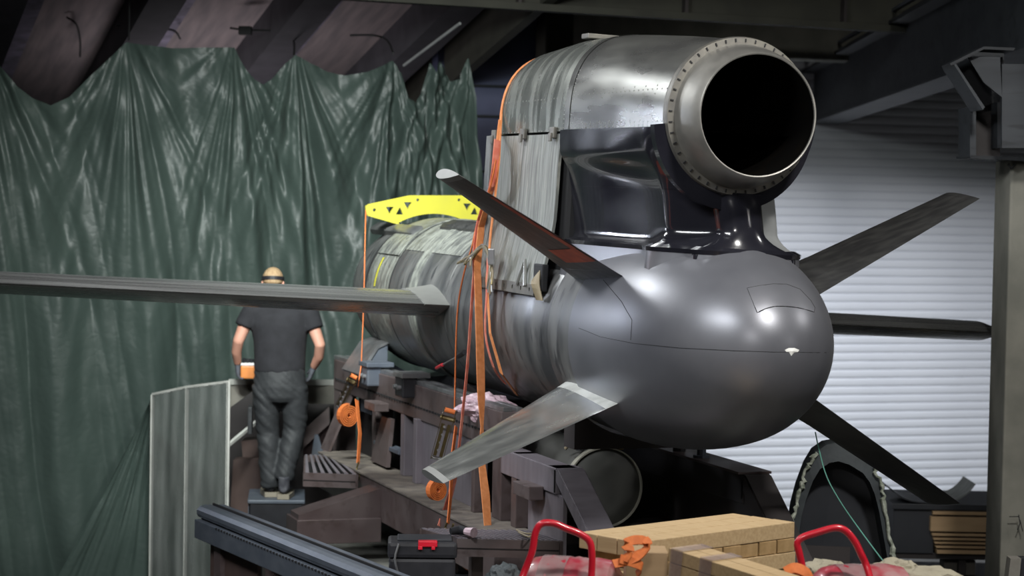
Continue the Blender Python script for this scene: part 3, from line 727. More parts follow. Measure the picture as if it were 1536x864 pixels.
# ================================================================ LAUNCH CRADLE (steel stand)
st = thing('steel_launch_cradle', 'brown painted steel cradle of girders and plates carrying the flying craft', 'cradle', HALL)
def sb(name, x0, x1, y0, y1, z0, z1, m='steel', bev=.006, p=None):
    return obj(name, box(B(), x0, x1, y0, y1, z0, z1, bev), m, p or st)
sb('upper_beam', -.57, -.43, 2.92, 7.25, 2.42, 2.655)
sb('rail_strip', -.56, -.50, 2.92, 7.30, 2.655, 2.685, 'bright', .004)
sb('rail_strip', -.47, -.43, 2.92, 7.30, 2.655, 2.68, 'bright', .004)
bm = B()
for k in range(60): box(bm, -.578, -.57, 3.0+.07*k, 3.035+.07*k, 2.50, 2.512)
obj('seam_slots', bm, 'dark', st, kind='stuff')
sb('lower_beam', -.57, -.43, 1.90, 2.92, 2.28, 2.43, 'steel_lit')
sb('sill_beam', -.80, -.50, 2.3, 6.75, 1.70, 1.965)
sb('sill_top', -.81, -.50, 2.3, 6.75, 1.965, 1.98, 'dust', .003)
for (s0, s1, m_) in ((7.05, 7.25, 'steel'), (5.95, 6.05, 'steel'), (5.15, 5.25, 'steel_lit'), (2.92, 3.1, 'steel'), (2.62, 2.72, 'steel')):
    sb('column', -.565, -.43, s0, s1, 1.2 if s0 > 7 else 1.98, 2.43, m_)
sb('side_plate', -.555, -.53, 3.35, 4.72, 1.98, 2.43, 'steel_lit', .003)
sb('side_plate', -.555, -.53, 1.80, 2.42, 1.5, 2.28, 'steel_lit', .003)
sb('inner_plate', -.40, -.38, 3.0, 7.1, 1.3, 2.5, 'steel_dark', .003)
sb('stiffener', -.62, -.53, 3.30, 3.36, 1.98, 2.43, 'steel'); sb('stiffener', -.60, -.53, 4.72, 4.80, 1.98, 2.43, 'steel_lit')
bm = B(); prism(bm, [(-.56, 6.7, 2.42), (-.56, 6.95, 2.42), (-.74, 6.95, 1.98), (-.74, 6.7, 1.98)], (.02, 0, 0)); obj('sloping_plate', bm, 'steel', st)
bm = B(); prism(bm, [(-.57, 5.5, 2.35), (-.57, 5.75, 2.35), (-.60, 5.95, 2.0), (-.60, 5.5, 2.0)], (.03, 0, 0)); obj('sloping_plate', bm, 'steel', st)
sb('cross_bar', -.58, -.5, 5.25, 5.95, 2.12, 2.15, 'bluesteel')
# near legs
def leg(o0, o1, sa, za, sbm, zb, thick, m1, m2):
    bm = B(); prism(bm, [(o0, sa, za), (o0, sa+.17, za), (o0, sbm+.20, zb), (o0, sbm, zb)], (o1-o0, 0, 0)); bmesh.ops.bevel(bm, geom=bm.edges[:], offset=.008, segments=2, affect='EDGES')
    l = obj('leg', bm, m1, st)
    d = Vector((0, sbm-sa, zb-za)).normalized()
    bm = B(); box(bm, o0-.008, o0, sa+.02, sa+.025, za-.14, za-.01); obj('leg_joint', bm, 'dark', l)
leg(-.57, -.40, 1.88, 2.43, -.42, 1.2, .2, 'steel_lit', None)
leg(.43, .60, 1.50, 2.42, -.25, 1.2, .2, 'steel_dark', None)
sb('upper_beam', .43, .60, 1.52, 7.2, 2.25, 2.42, 'steel_dark')
sb('top_plate', .40, .61, 1.52, 7.2, 2.42, 2.435, 'steel', .003)
bm = B(); prism(bm, [(.44, 1.50, 2.36), (.44, 7.2, 2.36), (.44, 7.2, 1.2), (.44, -.1, 1.2)], (.03, 0, 0)); obj('web_plate', bm, 'steel_dark', st)
# saddles under the body (arc cut to the hull)
def saddle(s, th_, ow, zb, m, nm='saddle'):
    pts = [(-ow, s, zb)]; cz = MZ; r = .605
    a0 = math.asin(min(1, (ow-.03)/r))
    pts.append((-ow, s, cz-r*math.cos(a0)+.0))
    for k in range(17):
        a = -a0+2*a0*k/16; pts.append((r*math.sin(a), s, cz-r*math.cos(a)))
    pts += [(ow, s, cz-r*math.cos(a0)), (ow, s, zb)]
    bm = B(); prism(bm, pts, (0, th_, 0)); return obj(nm, bm, m, st)
saddle(6.35, .30, .50, 2.30, 'bluesteel'); saddle(4.3, .12, .43, 2.30, 'steel_dark'); saddle(1.95, .18, .44, 2.53, 'steel_dark')
bm = B(); prism(bm, [(-.66, 6.1, 2.62), (-.52, 6.1, 2.83), (-.44, 6.1, 2.86), (-.44, 6.1, 2.62)], (0, .5, 0)); obj('saddle_wing', bm, 'bluesteel', st)
bm = B(); prism(bm, [(-.665, 6.09, 2.63), (-.525, 6.09, 2.84), (-.44, 6.09, 2.875), (-.43, 6.09, 2.86), (-.515, 6.09, 2.82), (-.645, 6.09, 2.62)], (0, .52, 0)); obj('saddle_edge', bm, 'bright', st)
# clamps on the rail
for s_, m_ in ((5.95, 'bluesteel'), (4.98, 'black')):
    c = obj('rail_clamp', box(B(), -.66, -.55, s_-.10, s_+.10, 2.56, 2.72, .012), m_, st)
    obj('clamp_plate', box(B(), -.67, -.46, s_-.12, s_+.12, 2.70, 2.735, .006), 'bright' if m_ == 'black' else 'bluesteel', c)
    for k in (-.05, .05):
        bm = B(); tube(bm, [(-.655, s_+k, 2.63), (-.685, s_+k, 2.63)], .016, 10); obj('bolt', bm, 'bright', c)
sb('bracket', -.68, -.57, 5.55, 5.85, 2.40, 2.46, 'steel'); sb('bracket', -.66, -.57, 2.1, 2.4, 2.22, 2.30, 'steel')
# foot treads, gratings made of bars
def tread_quad(c, z, bars):
    c = [Vector((x, y, z)) for x, y in c]          # front left, front right, back right, back left
    t = obj('tread', prism(B(), [c[0], c[1], c[1]-Vector((0, 0, .10)), c[0]-Vector((0, 0, .10))], (0, .02, 0)), 'steel', st)
    for a, b in ((1, 2), (2, 3), (3, 0)):
        n = (c[b]-c[a]).cross(Vector((0, 0, 1))).normalized()*-.02
        obj('tread_side', prism(B(), [c[a], c[b], c[b]-Vector((0, 0, .08)), c[a]-Vector((0, 0, .08))], n), 'steel', t)
    dz = Vector((0, 0, -.05)); obj('tread_pan', prism(B(), [p+dz for p in c], (0, 0, -.01)), 'dark', t)
    for k in range(bars):
        f = (k+.5)/bars; w = .24/bars
        a0, a1 = c[0].lerp(c[1], f-w), c[0].lerp(c[1], f+w); b0, b1 = c[3].lerp(c[2], f-w), c[3].lerp(c[2], f+w)
        obj('grating_bar', prism(B(), [a0, a1, b1, b0], (0, 0, .006)), 'steel_lit', t)
    return t
tread_quad([(-1.169, 1.856), (-.607, 1.642), (-.66, 2.04), (-1.268, 2.262)], 2.05, 17)
sb('tread_post', -1.0, -.93, 2.1, 2.17, 1.42, 1.95, 'steel'); sb('tread_post', -.68, -.62, 1.8, 1.86, 1.42, 1.95, 'steel')
tread_quad([(-1.20, 5.55), (-.84, 5.37), (-.725, 6.55), (-.952, 6.60)], 1.97, 7)
bm = B(); prism(bm, [(-1.38, 4.9, 1.76), (-.80, 4.9, 1.93), (-.80, 4.9, 1.73), (-1.38, 4.9, 1.73)], (0, .25, 0)); obj('outrigger', bm, 'steel', st)
sb('outrigger_base', -1.40, -.80, 4.86, 5.2, 1.56, 1.73); sb('outrigger_foot', -1.38, -1.2, 4.9, 5.1, 1.42, 1.56, 'steel_dark')
for s_ in (2.6, 3.6, 4.6): sb('sill_post', -.70, -.62, s_, s_+.08, 1.42, 1.70, 'steel')
# ================================================================ deck and slate blue rail
bm = B(); box(bm, -1.42, 1.0, -.5, 6.25, 1.32, 1.42, .01); dk = tag(obj('deck_platform', bm, 'deck'), 'dusty grey steel deck under the cradle', 'platform'); dk.matrix_world = HALL
for (x, y) in ((-1.3, -.4), (.9, -.4), (-1.3, 6.1), (.9, 6.1), (-1.3, 3.0), (.9, 3.0)):
    obj('deck_leg', box(B(), x-.06, x+.06, y-.06, y+.06, 0, 1.32), 'steel', dk)
bm = B(); prism(bm, [(-1.40, 4.3, 1.42), (-.85, 4.1, 1.42), (-.85, 3.6, 1.42), (-1.40, 3.8, 1.42)], (0, 0, .03)); obj('deck_plate', bm, 'dust', dk)
ra = P(302, 757, 14.5); rb = P(565, 866, 12.0); rb = Vector((rb.x, rb.y, ra.z)); rd = (rb-ra); rl = rd.length+1.6
RM = Matrix.Translation(ra) @ Matrix.Rotation(math.atan2(rd.y, rd.x), 4, 'Z')       # x along rail toward the camera, y = left of it => into scene
rg = thing('guide_rail', 'long slate blue steel guide rail running to the lower left foreground', 'rail', RM)
bm = B(); R = []
for x in (0, rl): R.append([Vector((x, y, z)) for y, z in ((-.02, -.075), (-.03, -.055), (-.03, -.03), (-.01, -.008), (.02, 0), (.06, 0), (.06, -.075))])
obj('rail_head', rings(bm, R), 'railblue', rg)
obj('rail_groove', box(B(), 0.02, rl, -.005, .05, -.09, -.075), 'dark', rg)
obj('lower_beam', box(B(), -.0, rl, -.045, .08, -.21, -.09, .006), 'railblue', rg)
obj('top_channel', box(B(), .03, rl, .065, .075, -.05, .012), 'dark', rg)
obj('inner_strip', box(B(), .03, rl, .08, .14, -.04, .0), 'bluesteel', rg)
bm = B()
for k in range(60): box(bm, .4+.05*k, .425+.05*k, -.048, -.04, -.10, -.09)
obj('groove_notches', bm, 'dark', rg, kind='stuff')
for x in (.25, 2.2): obj('support_post', box(B(), x, x+.12, .0, .08, -ra.z, -.21), 'steel', rg)
obj('brown_skirt', box(B(), .10, .95, .03, .05, -.8, -.21), 'darkbrown', rg)
# ================================================================ tank between the girders
tk = thing('compressed_air_tank', 'round olive grey tank end lying between the cradle girders', 'tank', HALL @ Matrix.Translation((.0, 2.45, 0)))
cpt = H(905, 731, s=2.45); tx, tzz = cpt.x, cpt.z; trr = (H(962, 735, s=2.45).x-H(848, 730, s=2.45).x)/2
bm = B(); lathe_y(bm, [(-.02, .001), (-.02, trr*.5), (-.012, trr*.9), (0, trr*.965)], 48, cx=tx, cz=tzz); obj('end_cap', bm, 'disc', tk, smooth=True)
bm = B(); lathe_y(bm, [(0, trr*.96), (-.022, trr*.965), (-.022, trr), (.03, trr)], 48, cx=tx, cz=tzz); obj('rim', bm, 'tankrim', tk, smooth=True)
bm = B(); lathe_y(bm, [(.03, trr*.985), (1.7, trr*.985), (1.8, trr*.7)], 48, False, True, cx=tx, cz=tzz); obj('shell', bm, 'disc', tk, smooth=True)
sb('tank_cross_member', -.40, .44, 2.6, 2.8, tzz-trr-.12, tzz-trr, 'steel_dark'); sb('tank_cross_member', -.40, .44, 3.6, 3.8, tzz-trr-.12, tzz-trr, 'steel_dark')
for k in range(5):
    bm = B(); x = tx-.16+.09*k
    tube(bm, sm([(x-.05, .10, tzz+trr*.93), (x-.02, .02, tzz+trr+.05), (x+.04, .03, tzz+trr+.07-.01*k), (x+.09, .12, tzz+trr+.02)], 5), .011, 7); obj('hose', bm, 'cable', tk, smooth=True)
    bm = B(); tube(bm, [(x+.02, .06, tzz+trr*.9), (x+.02, .06, tzz+trr+.035)], .02, 8); obj('fitting', bm, 'brass' if k % 2 else 'black', tk)
# small support jack under the tail cone, right
q_ = H(1052, 690, o=.47)
bm = B(); tube(bm, [(.47, q_.y, 2.43), (.47, q_.y, 2.60)], .028, 10); tube(bm, [(.47, q_.y, 2.43), (.47, q_.y, 2.45)], .05, 12); obj('jack_pin', bm, 'bluesteel', st)
bm = B(); tube(bm, [(.47, q_.y+.35, 2.43), (.47, q_.y+.35, 2.47)], .04, 10); obj('jack_pin', bm, 'black', st)

# ================================================================ yellow spreader plate
YS = 6.42
yb_ = thing('lifting_spreader', 'bright yellow lifting spreader plate standing across the front of the body', 'lifting beam', HALL @ Matrix.Translation((0, YS, 0)))
def yo(px, py): q = H(px, py, s=YS); return (q.x, q.z)
hzc = MZ+.03
arc = [(.60*math.sin(a), MZ+.04+.60*math.cos(a)) for a in [ -.50+.95*k/14 for k in range(15)]]
out = [yo(548, 309), yo(553, 306), yo(614, 293), yo(694, 293), yo(760, 304), yo(764, 312), yo(764, 324)] + arc[::-1] + [yo(601, 338), yo(549, 323)]
def tri(px, py, r, d):
    cx, cz = yo(px, py); r = r*17.3/F
    return [(cx-r, cz+r*d*.8), (cx+r, cz+r*d*.8), (cx, cz-r*d)]
hol = [circ(*yo(561, 315), .013), circ(*yo(626, 300), .012), circ(*yo(688, 300), .012), tri(584, 315, 6, 1), tri(599, 317, 6, -1), tri(611, 308, 6, 1), tri(700, 310, 6, 1), tri(711, 317, 6, -1)]
YM = Matrix.Rotation(PI/2, 4, 'X')
plate_holes('plate', out, hol, .025, YM, 'yellow', yb_)
bm = B(); q = yo(742, 300); box(bm, q[0]-.05, q[0]+.04, -.45, -.40, q[1]-.08, q[1]+.05, .004); box(bm, q[0]-.05, q[0]-.02, -.42, -.01, q[1]-.08, q[1]-.05); obj('end_bracket', bm, 'yellow', yb_)
# ================================================================ straps
def hang(px, py, o): return hit(px, py, o=o)
OL = -.645
def roll(bm, c, r, w, turns, ax):
    """spiral of webbing seen end-on; ax = axis direction"""
    ax = Vector(ax).normalized(); e1 = Vector((0, 0, 1)); e2 = ax.cross(e1).normalized(); pts = []
    n = turns*20
    for k in range(n+1):
        a = 2*PI*k/20; rr = .012+(r-.012)*k/n; pts.append(c+(e1*math.cos(a)+e2*math.sin(a))*rr)
    return ribbon(bm, pts, w, ax, (r/turns)*.27)
def ratchet(parent, top, bot, wdt):
    t = Vector(top); b = Vector(bot); d = (b-t).normalized(); sd = d.cross(Vector((0, 1, 0))).normalized(); nn = Vector((0, -1, 0)); L_ = (b-t).length
    hd = bpy.data.objects.new('ratchet', None); COL.objects.link(hd); hd.parent = parent
    def q(x, y, z): return t+sd*x+d*y+nn*z
    for sgn in (-1, 1):
        bm = B(); prism(bm, [q(sgn*wdt/2, 0, .03), q(sgn*wdt/2, L_*.15, .05), q(sgn*wdt/2, L_, .02), q(sgn*wdt/2, L_, -.02), q(sgn*wdt/2, .0, -.03)], sd*.004*sgn); obj('cheek_plate', bm, 'brass', hd)
    bm = B(); tube(bm, [q(-wdt/2-.012, L_*.2, 0), q(wdt/2+.012, L_*.2, 0)], .016, 10); obj('spool', bm, 'brass', hd)
    bm = B(); tube(bm, [q(-wdt/2, L_*.97, 0), q(wdt/2, L_*.97, 0)], .012, 8); obj('grip', bm, 'bright', hd)
    bm = B(); prism(bm, [q(-wdt*.42, L_*.3, .02), q(-wdt*.12, L_*.3, .02), q(-wdt*.12, L_*.92, .015), q(-wdt*.42, L_*.92, .015)], nn*.014); prism(bm, [q(wdt*.12, L_*.3, .02), q(wdt*.42, L_*.3, .02), q(wdt*.42, L_*.92, .015), q(wdt*.12, L_*.92, .015)], nn*.014); obj('lever', bm, 'brass', hd)
    bm = B(); tube(bm, [q(-wdt*.45, L_*.05, .02), q(wdt*.45, L_*.05, .02)], .016, 12); obj('wound_webbing', bm, 'orange', hd)
    for sgn in (-1, 1):
        bm = B(); R_ = []
        for k_ in range(24): a_ = 2*PI*k_/24; rr_ = .034 if k_ % 2 else .026; R_.append(q(sgn*wdt*.52, L_*.1, .0)+d*math.cos(a_)*rr_+nn*math.sin(a_)*rr_)
        prism(bm, R_, sd*.005*sgn); obj('ratchet_wheel', bm, 'bright', hd)
    for k_ in range(4):
        bm = B(); tube(bm, [q(-wdt*.1, L_*(.35+.15*k_), .03), q(-wdt*.1, L_*(.35+.15*k_), .045)], .008, 8); obj('rivet', bm, 'bright', hd)
    return hd
S1 = thing('ratchet_strap', 'orange ratchet strap hanging from the left end of the yellow plate, roll at its foot', 'strap', group=None)
SD = (V*.75+Vector((0, -.0, 0))).normalized()
a_ = hit(549, 318, s=6.37)
bm = B(); ribbon(bm, [hit(549, 318, s=6.37), hit(548, 350, o=-.625), hit(546, 450, o=-.64), hit(542, 548, o=-.66), hit(537, 580, o=-.70)], .036, U*.9+V*.3); obj('webbing', bm, 'orange', S1)
ratchet(S1, hit(532, 562, o=-.74), hit(508, 612, o=-.74), .055)
bm = B(); roll(bm, hit(522, 623, o=-.76), .085, .045, 5, U*.75-V*.25); obj('webbing_roll', bm, 'orange', S1)
bm = B(); ribbon(bm, [hit(535, 600, o=-.74), hit(540, 650, o=-.76), hit(537, 695, o=-.79)], .036, U*.5+V*.5); obj('webbing_tail', bm, 'orange', S1)
bm = B(); tube(bm, sm([hit(538, 693, o=-.79), hit(535, 705, o=-.80), hit(540, 712, o=-.80), hit(536, 722, o=-.80), hit(531, 714, o=-.80)], 4), .007, 6); obj('hook', bm, 'brass', S1)
# central straps
S2 = thing('ratchet_strap', 'bright orange ratchet strap with large hanging ratchet and roll above the lower left fin', 'strap')
bm = B(); pts = [(744, 240, -.60), (733, 290, -.62), (716, 335, -.55), (708, 370, -.60), (696, 410, -.635), (687, 460, -.645), (684, 520, -.65), (683, 570, -.65), (682, 615, -.66)]
ribbon(bm, sm([hit(x, y, o=o_) for x, y, o_ in pts], 4), .032, U*.8+V*.4); obj('webbing', bm, 'orange', S2)
ratchet(S2, hit(676, 612, o=-.72), hit(655, 690, o=-.72), .075)
bm = B(); roll(bm, hit(655, 735, o=-.84), .068, .045, 5, U*.75-V*.25); obj('webbing_roll', bm, 'orange', S2)
bm = B(); ribbon(bm, sm([hit(684, 640, o=-.72), hit(678, 690, o=-.78), hit(676, 740, o=-.84), hit(672, 785, o=-.88)], 4), .034, U*.6+V*.5); obj('webbing_tail', bm, 'orange', S2)
bm = B(); tube(bm, sm([hit(672, 782, o=-.88), hit(668, 792, o=-.88), hit(676, 796, o=-.88), hit(680, 786, o=-.88)], 4), .007, 6); obj('hook', bm, 'brass', S2)
S3 = thing('webbing_strap', 'wide faded orange strap hanging straight down behind the lower left fin', 'strap')
pts = [(750, 180, -.52), (744, 230, -.56), (735, 290, -.60), (722, 340, -.58), (716, 400, -.63), (718, 460, -.66), (720, 520, -.66), (721, 560, -.66), (722, 600, -.66), (723, 640, -.66), (722, 690, -.66), (728, 740, -.67), (732, 795, -.70)]
pp = [hit(x, y, o=o_) for x, y, o_ in pts]
bm = B(); ribbon(bm, pp, [.02, .02, .03, .05, .05, .055, .06, .062, .055, .02, .05, .06, .05], [U*.3+V*.8]*4+[U*.4+V]*9); obj('webbing', bm, 'orange2', S3)
S4 = thing('webbing_strap', 'dull red strap twisted against the hull between the orange straps', 'strap')
pts = [(746, 210, -.56), (738, 280, -.60), (720, 330, -.57), (713, 390, -.63), (708, 450, -.65), (704, 510, -.66), (700, 560, -.67), (694, 620, -.68), (686, 690, -.70), (676, 740, -.72), (660, 790, -.80)]
bm = B(); ribbon(bm, sm([hit(x, y, o=o_) for x, y, o_ in pts], 3), [.05]*10+[.02]*12+[.02]*3+[.045]*6, U*.4+V*.8); obj('webbing', bm, 'pink', S4)
S5 = thing('webbing_strap', 'thin tan strap looped over the front of the engine housing', 'strap')
def over(off, sx):
    out = []
    for k in range(30):
        r = cowl_ring(sx)
        p_ = r[2+k] if 2+k < len(r) else r[-1]
        c = Vector((NX_, sx, NZ_)); out.append(MISS @ (p_+(p_-c).normalized()*off))
    return out
ov = over(.012, 3.40)[::-1]
bm = B(); ribbon(bm, ov+[hit(748, 245, o=-.56), hit(742, 300, o=-.60), hit(736, 350, o=-.60), hit(730, 420, o=-.64), hit(735, 500, o=-.67), hit(752, 560, o=-.60), hit(775, 592, o=-.35)], .03, U); obj('webbing', bm, 'orange2', S5)
S6 = thing('webbing_strap', 'narrow rusty red strap clinging to the hull just behind the wide strap', 'strap')
bm = B(); ribbon(bm, sm([hit(732, 380, o=-.63), hit(730, 440, o=-.655), hit(728, 500, o=-.66), hit(740, 550, o=-.62), hit(757, 575, o=-.48)], 4), .025, U); obj('webbing', bm, 'pink', S6)
# tangled cord bundle and fittings by the straps
cbm = thing('cord_bundle', 'frayed tan and silver cords tied beside the straps on the hull', 'cord')
for k in range(9):
    bm = B(); r0 = random.random
    tube(bm, sm([hit(683+12*r0()+k*2, 395-8*r0()+k, o=-.64-.01*k), hit(705+6*r0(), 380+8*r0(), o=-.66), hit(725+4*r0(), 366+10*r0(), o=-.66), hit(734+6*r0(), 380+30*r0(), o=-.66), hit(730+10*r0(), 415+40*r0(), o=-.67)], 5), .006, 5)
    obj('cord', bm, ('cable', 'brass', 'bright')[k % 3], cbm)
bm = B(); box(bm, -.02, .02, -.02, .02, -.05, .05, .008, Matrix.Translation(hit(737, 385, o=-.67))); obj('buckle', bm, 'bright', cbm)
# red tipped rod under hull
bm = B(); tube(bm, [hit(655, 552, o=-.60), hit(664, 547, o=-.60)], .012, 8); tr = obj('red_tipped_rod', bm, 'red'); tag(tr, 'thin rod with a red tip poking from under the hull by the straps', 'rod')
bm = B(); tube(bm, [hit(664, 547, o=-.60), hit(690, 533, o=-.60)], .006, 8); obj('shaft', bm, 'bright', tr)
bm = B(); tube(bm, [hit(688, 534, o=-.60), hit(697, 528, o=-.60)], .018, 8); obj('knob', bm, 'black', tr)
# pink crumpled bag
def crumple(name, c, rx, ry, rz, m, label, cat, seed, amp=.35, sub=3, flat=None, parent=None):
    bm = B(); bmesh.ops.create_icosphere(bm, subdivisions=sub, radius=1)
    for v_ in bm.verts:
        n_ = noise.noise(v_.co*2.3+Vector((seed, 0, 0)))+.5*noise.noise(v_.co*5+Vector((0, seed, 0)))
        v_.co *= 1+amp*n_
        v_.co = Vector((v_.co.x*rx, v_.co.y*ry, max(v_.co.z, flat if flat is not None else -9)*rz))
    o = obj(name, bm, m, parent, smooth=False)
    if parent is None: o.location = c; tag(o, label, cat)
    return o
crumple('plastic_bag', hit(728, 607, o=-.50)+Vector((0, 0, -.02)), .17, .12, .085, 'paper', 'crumpled pale pink plastic bag lying on the cradle rail', 'bag', 3, .35, 4)

# ================================================================ PLASTIC BOOTH
bo = thing('plastic_booth', 'white framed booth wrapped in cloudy plastic film left of the worker', 'booth')
p1 = P(229, 592, 19.0); p2 = P(281, 581, 18.65); p3 = P(343, 573, 18.25); p4 = P(505, 574, 19.3)
zt = 2.40
for p_ in (p1, p2, p3, p4):
    bm = B(); box(bm, p_.x-.014, p_.x+.014, p_.y-.014, p_.y+.014, 0, min(p_.z, 2.5)+.0); obj('post', bm, 'whitewood', bo)
def bar(a, b, r, m, parent, nm='rail', n=4):
    bm = B(); tube(bm, [a, b], r, n); return obj(nm, bm, m, parent)
bar(p1, p2, .016, 'whitewood', bo, 'top_rail'); bar(p2, p3, .016, 'whitewood', bo, 'top_rail')
# film faces, wavy
def film(a, b, za, zb, nm):
    bm = B(); G = []
    for i in range(31):
        f = i/30; col = []
        for j in range(31):
            g = j/30; q = a.lerp(b, f); z = za+(zb-za)*f; z = z*(1-g)+.0*g
            k = noise.noise(Vector((f*4+math.sin(g*3)*.5, g*1.5, 2.2)))*.05*math.sin(PI*f)
            col.append(bm.verts.new((q.x, q.y-.025+k, z)))
        G.append(col)
    for i in range(30):
        for j in range(30): bm.faces.new((G[i][j], G[i+1][j], G[i+1][j+1], G[i][j+1]))
    obj(nm, bm, 'plastic', bo, smooth=True)
film(p1, p2, p1.z, p2.z, 'film_sheet'); film(p2, p3, p2.z, p3.z, 'film_sheet')
bm = B(); prism(bm, [P(343, 569, 18.25), P(505, 570, 19.2), P(505, 578, 19.2), P(343, 577, 18.25)], (0, .05, 0)); obj('top_board', bm, 'whitewood', bo)
bm = B(); prism(bm, [P(343, 577, 18.27), P(392, 577, 18.5), P(343, 613, 18.27)], (0, .03, 0)); obj('gusset', bm, 'greywood', bo)
bm = B(); prism(bm, [P(455, 578, 18.98), P(505, 578, 19.18), P(505, 606, 19.18), P(455, 606, 18.98)], (0, .03, 0)); obj('apron_board', bm, 'greywood', bo)
bar(P(343, 667, 18.3), P(394, 625, 18.6), .018, 'whitewood', bo, 'brace')
bm = B(); prism(bm, [P(343, 577, 19.6), P(505, 577, 19.6), P(505, 900, 19.6), P(343, 900, 19.6)], (0, .03, 0)); obj('back_panel', bm, 'steel_dark', bo)
# brown crates and panels in the shadow behind the worker
bm = B(); prism(bm, [P(362, 662, 18.9), P(398, 658, 18.9), P(398, 685, 18.9), P(364, 686, 18.9)], (0, .3, 0)); tag(obj('brown_block', bm, 'darkbrown'), 'small dark brown timber block in the shadow left of the worker', 'block')
bm = B(); prism(bm, [P(350, 690, 18.8), P(395, 686, 18.8), P(388, 800, 18.8), P(345, 770, 18.8)], (0, .2, 0)); tag(obj('sloping_board', bm, 'darkbrown'), 'dark red-brown sloping panel left of the worker\'s feet', 'panel')
bm = B(); prism(bm, [P(455, 645, 18.9), P(494, 610, 18.9), P(494, 636, 18.9), P(455, 672, 18.9)], (0, .1, 0)); tag(obj('sloping_beam', bm, 'steel'), 'brown sloping beam between the worker and the cradle', 'beam')
bm = B(); prism(bm, [P(455, 668, 19.1), P(494, 634, 19.1), P(494, 700, 19.1), P(455, 700, 19.1)], (0, .03, 0)); tag(obj('rose_panel', bm, 'rosepanel'), 'dusty rose panel behind the worker\'s right knee', 'panel')
bm = B(); prism(bm, [P(472, 652, 18.8), P(477, 652, 18.8), P(488, 690, 18.8), P(466, 690, 18.8)], (0, .04, 0)); tag(obj('blue_wedge', bm, 'bluesteel'), 'small slate blue wedge standing behind the grating tread', 'wedge')

# ================================================================ steps under the worker and clutter on deck
fp = P(413, 741, 18.1); BZ = fp.z-.02
WM = Matrix.Translation((fp.x, fp.y, 0)) @ Matrix.Rotation(TH*.3, 4, 'Z')
sx = thing('step_box', 'black metal step box the worker stands on', 'step', WM)
obj('body', box(B(), -.20, .22, -.20, .45, 1.2, BZ-.03, .012), 'black', sx)
for a_ in (-.18, .18):
    for b_ in (-.16, .40): obj('leg', box(B(), a_-.025, a_+.025, b_-.025, b_+.025, 0, 1.2), 'steel_dark', sx)
obj('top_plate', box(B(), -.215, .235, -.215, .46, BZ-.03, BZ, .008), 'bluesteel', sx)
bm = B(); prism(bm, [(-.205, -.19, 1.22), (-.205, .44, 1.22), (-.205, .44, BZ-.04), (-.205, -.19, BZ-.04)], (-.006, 0, 0)); obj('side_plate', bm, 'bluesteel', sx)
bm = B(); tube(bm, [(.11, -.215, 1.30), (.11, -.245, 1.30)], .055, 20); obj('wheel', bm, 'black', sx, smooth=True)
bm = B(); tube(bm, [(.11, -.245, 1.30), (.11, -.252, 1.30)], .02, 12); obj('hub', bm, 'bluesteel', sx)
# chain heap on the deck
ch = thing('chain_heap', 'small heap of dark steel chain on the dusty deck', 'chain')
c0 = hit(538, 803, z=1.43)
for k in range(34):
    a = random.random()*2*PI; r = .12*random.random()**.6
    c = c0+Vector((math.cos(a)*r*1.3, math.sin(a)*r, .012+.05*(1-r/.13)*random.random()))
    bm = B(); mw = Matrix.Translation(c) @ Matrix.Rotation(random.random()*6, 4, 'Z') @ Matrix.Rotation(random.random()*1.2, 4, 'X')
    pts = [mw @ Vector((.022*math.cos(t), .013*math.sin(t), 0)) for t in [2*PI*j/10 for j in range(11)]]; tube(bm, pts, .005, 5, False); obj('chain_link', bm, 'bluesteel', ch)
# toolbox
tb = P(633, 850, 12.35)
TBM = Matrix.Translation((tb.x, tb.y, 1.80)) @ Matrix.Rotation(TH*.15, 4, 'Z') @ Matrix.Diagonal((.80, .80, 1, 1))
tbx = thing('toolbox', 'black plastic toolbox with red latch at the left foot of the cradle', 'toolbox', TBM)
TZ = 1.80; hh = P(632, 805, 12.35).z-TZ
obj('case', box(B(), -.225, .225, -.14, .16, 0, hh-.10, .02), 'black', tbx)
obj('lid', box(B(), -.235, .235, -.15, .17, hh-.10, hh-.012, .022), 'black', tbx)
obj('lid_pad', box(B(), -.17, .20, -.10, .13, hh-.014, hh, .006), 'blackmetal', tbx)
obj('latch', box(B(), -.03, .10, -.163, -.10, hh-.035, hh-.003, .006), 'red', tbx)
obj('latch_hook', box(B(), -.03, .0, -.165, -.15, hh-.05, hh-.032, .003), 'red', tbx); obj('latch_hook', box(B(), .06, .085, -.165, -.15, hh-.05, hh-.032, .003), 'red', tbx)
bm = B(); tube(bm, sm([(-.16, -.155, hh-.02), (-.185, -.165, hh-.10), (-.16, -.165, hh-.19), (-.165, -.16, hh-.24)], 4), .008, 6); obj('handle', bm, 'bright', tbx, smooth=True)
bm = B(); box(bm, tb.x-.22, tb.x+.22, tb.y-.15, tb.y+.18, 1.42, 1.80, .01); ck = obj('steel_crate', bm, 'steel_dark'); tag(ck, 'dark steel crate under the black toolbox, just below the picture edge', 'crate')
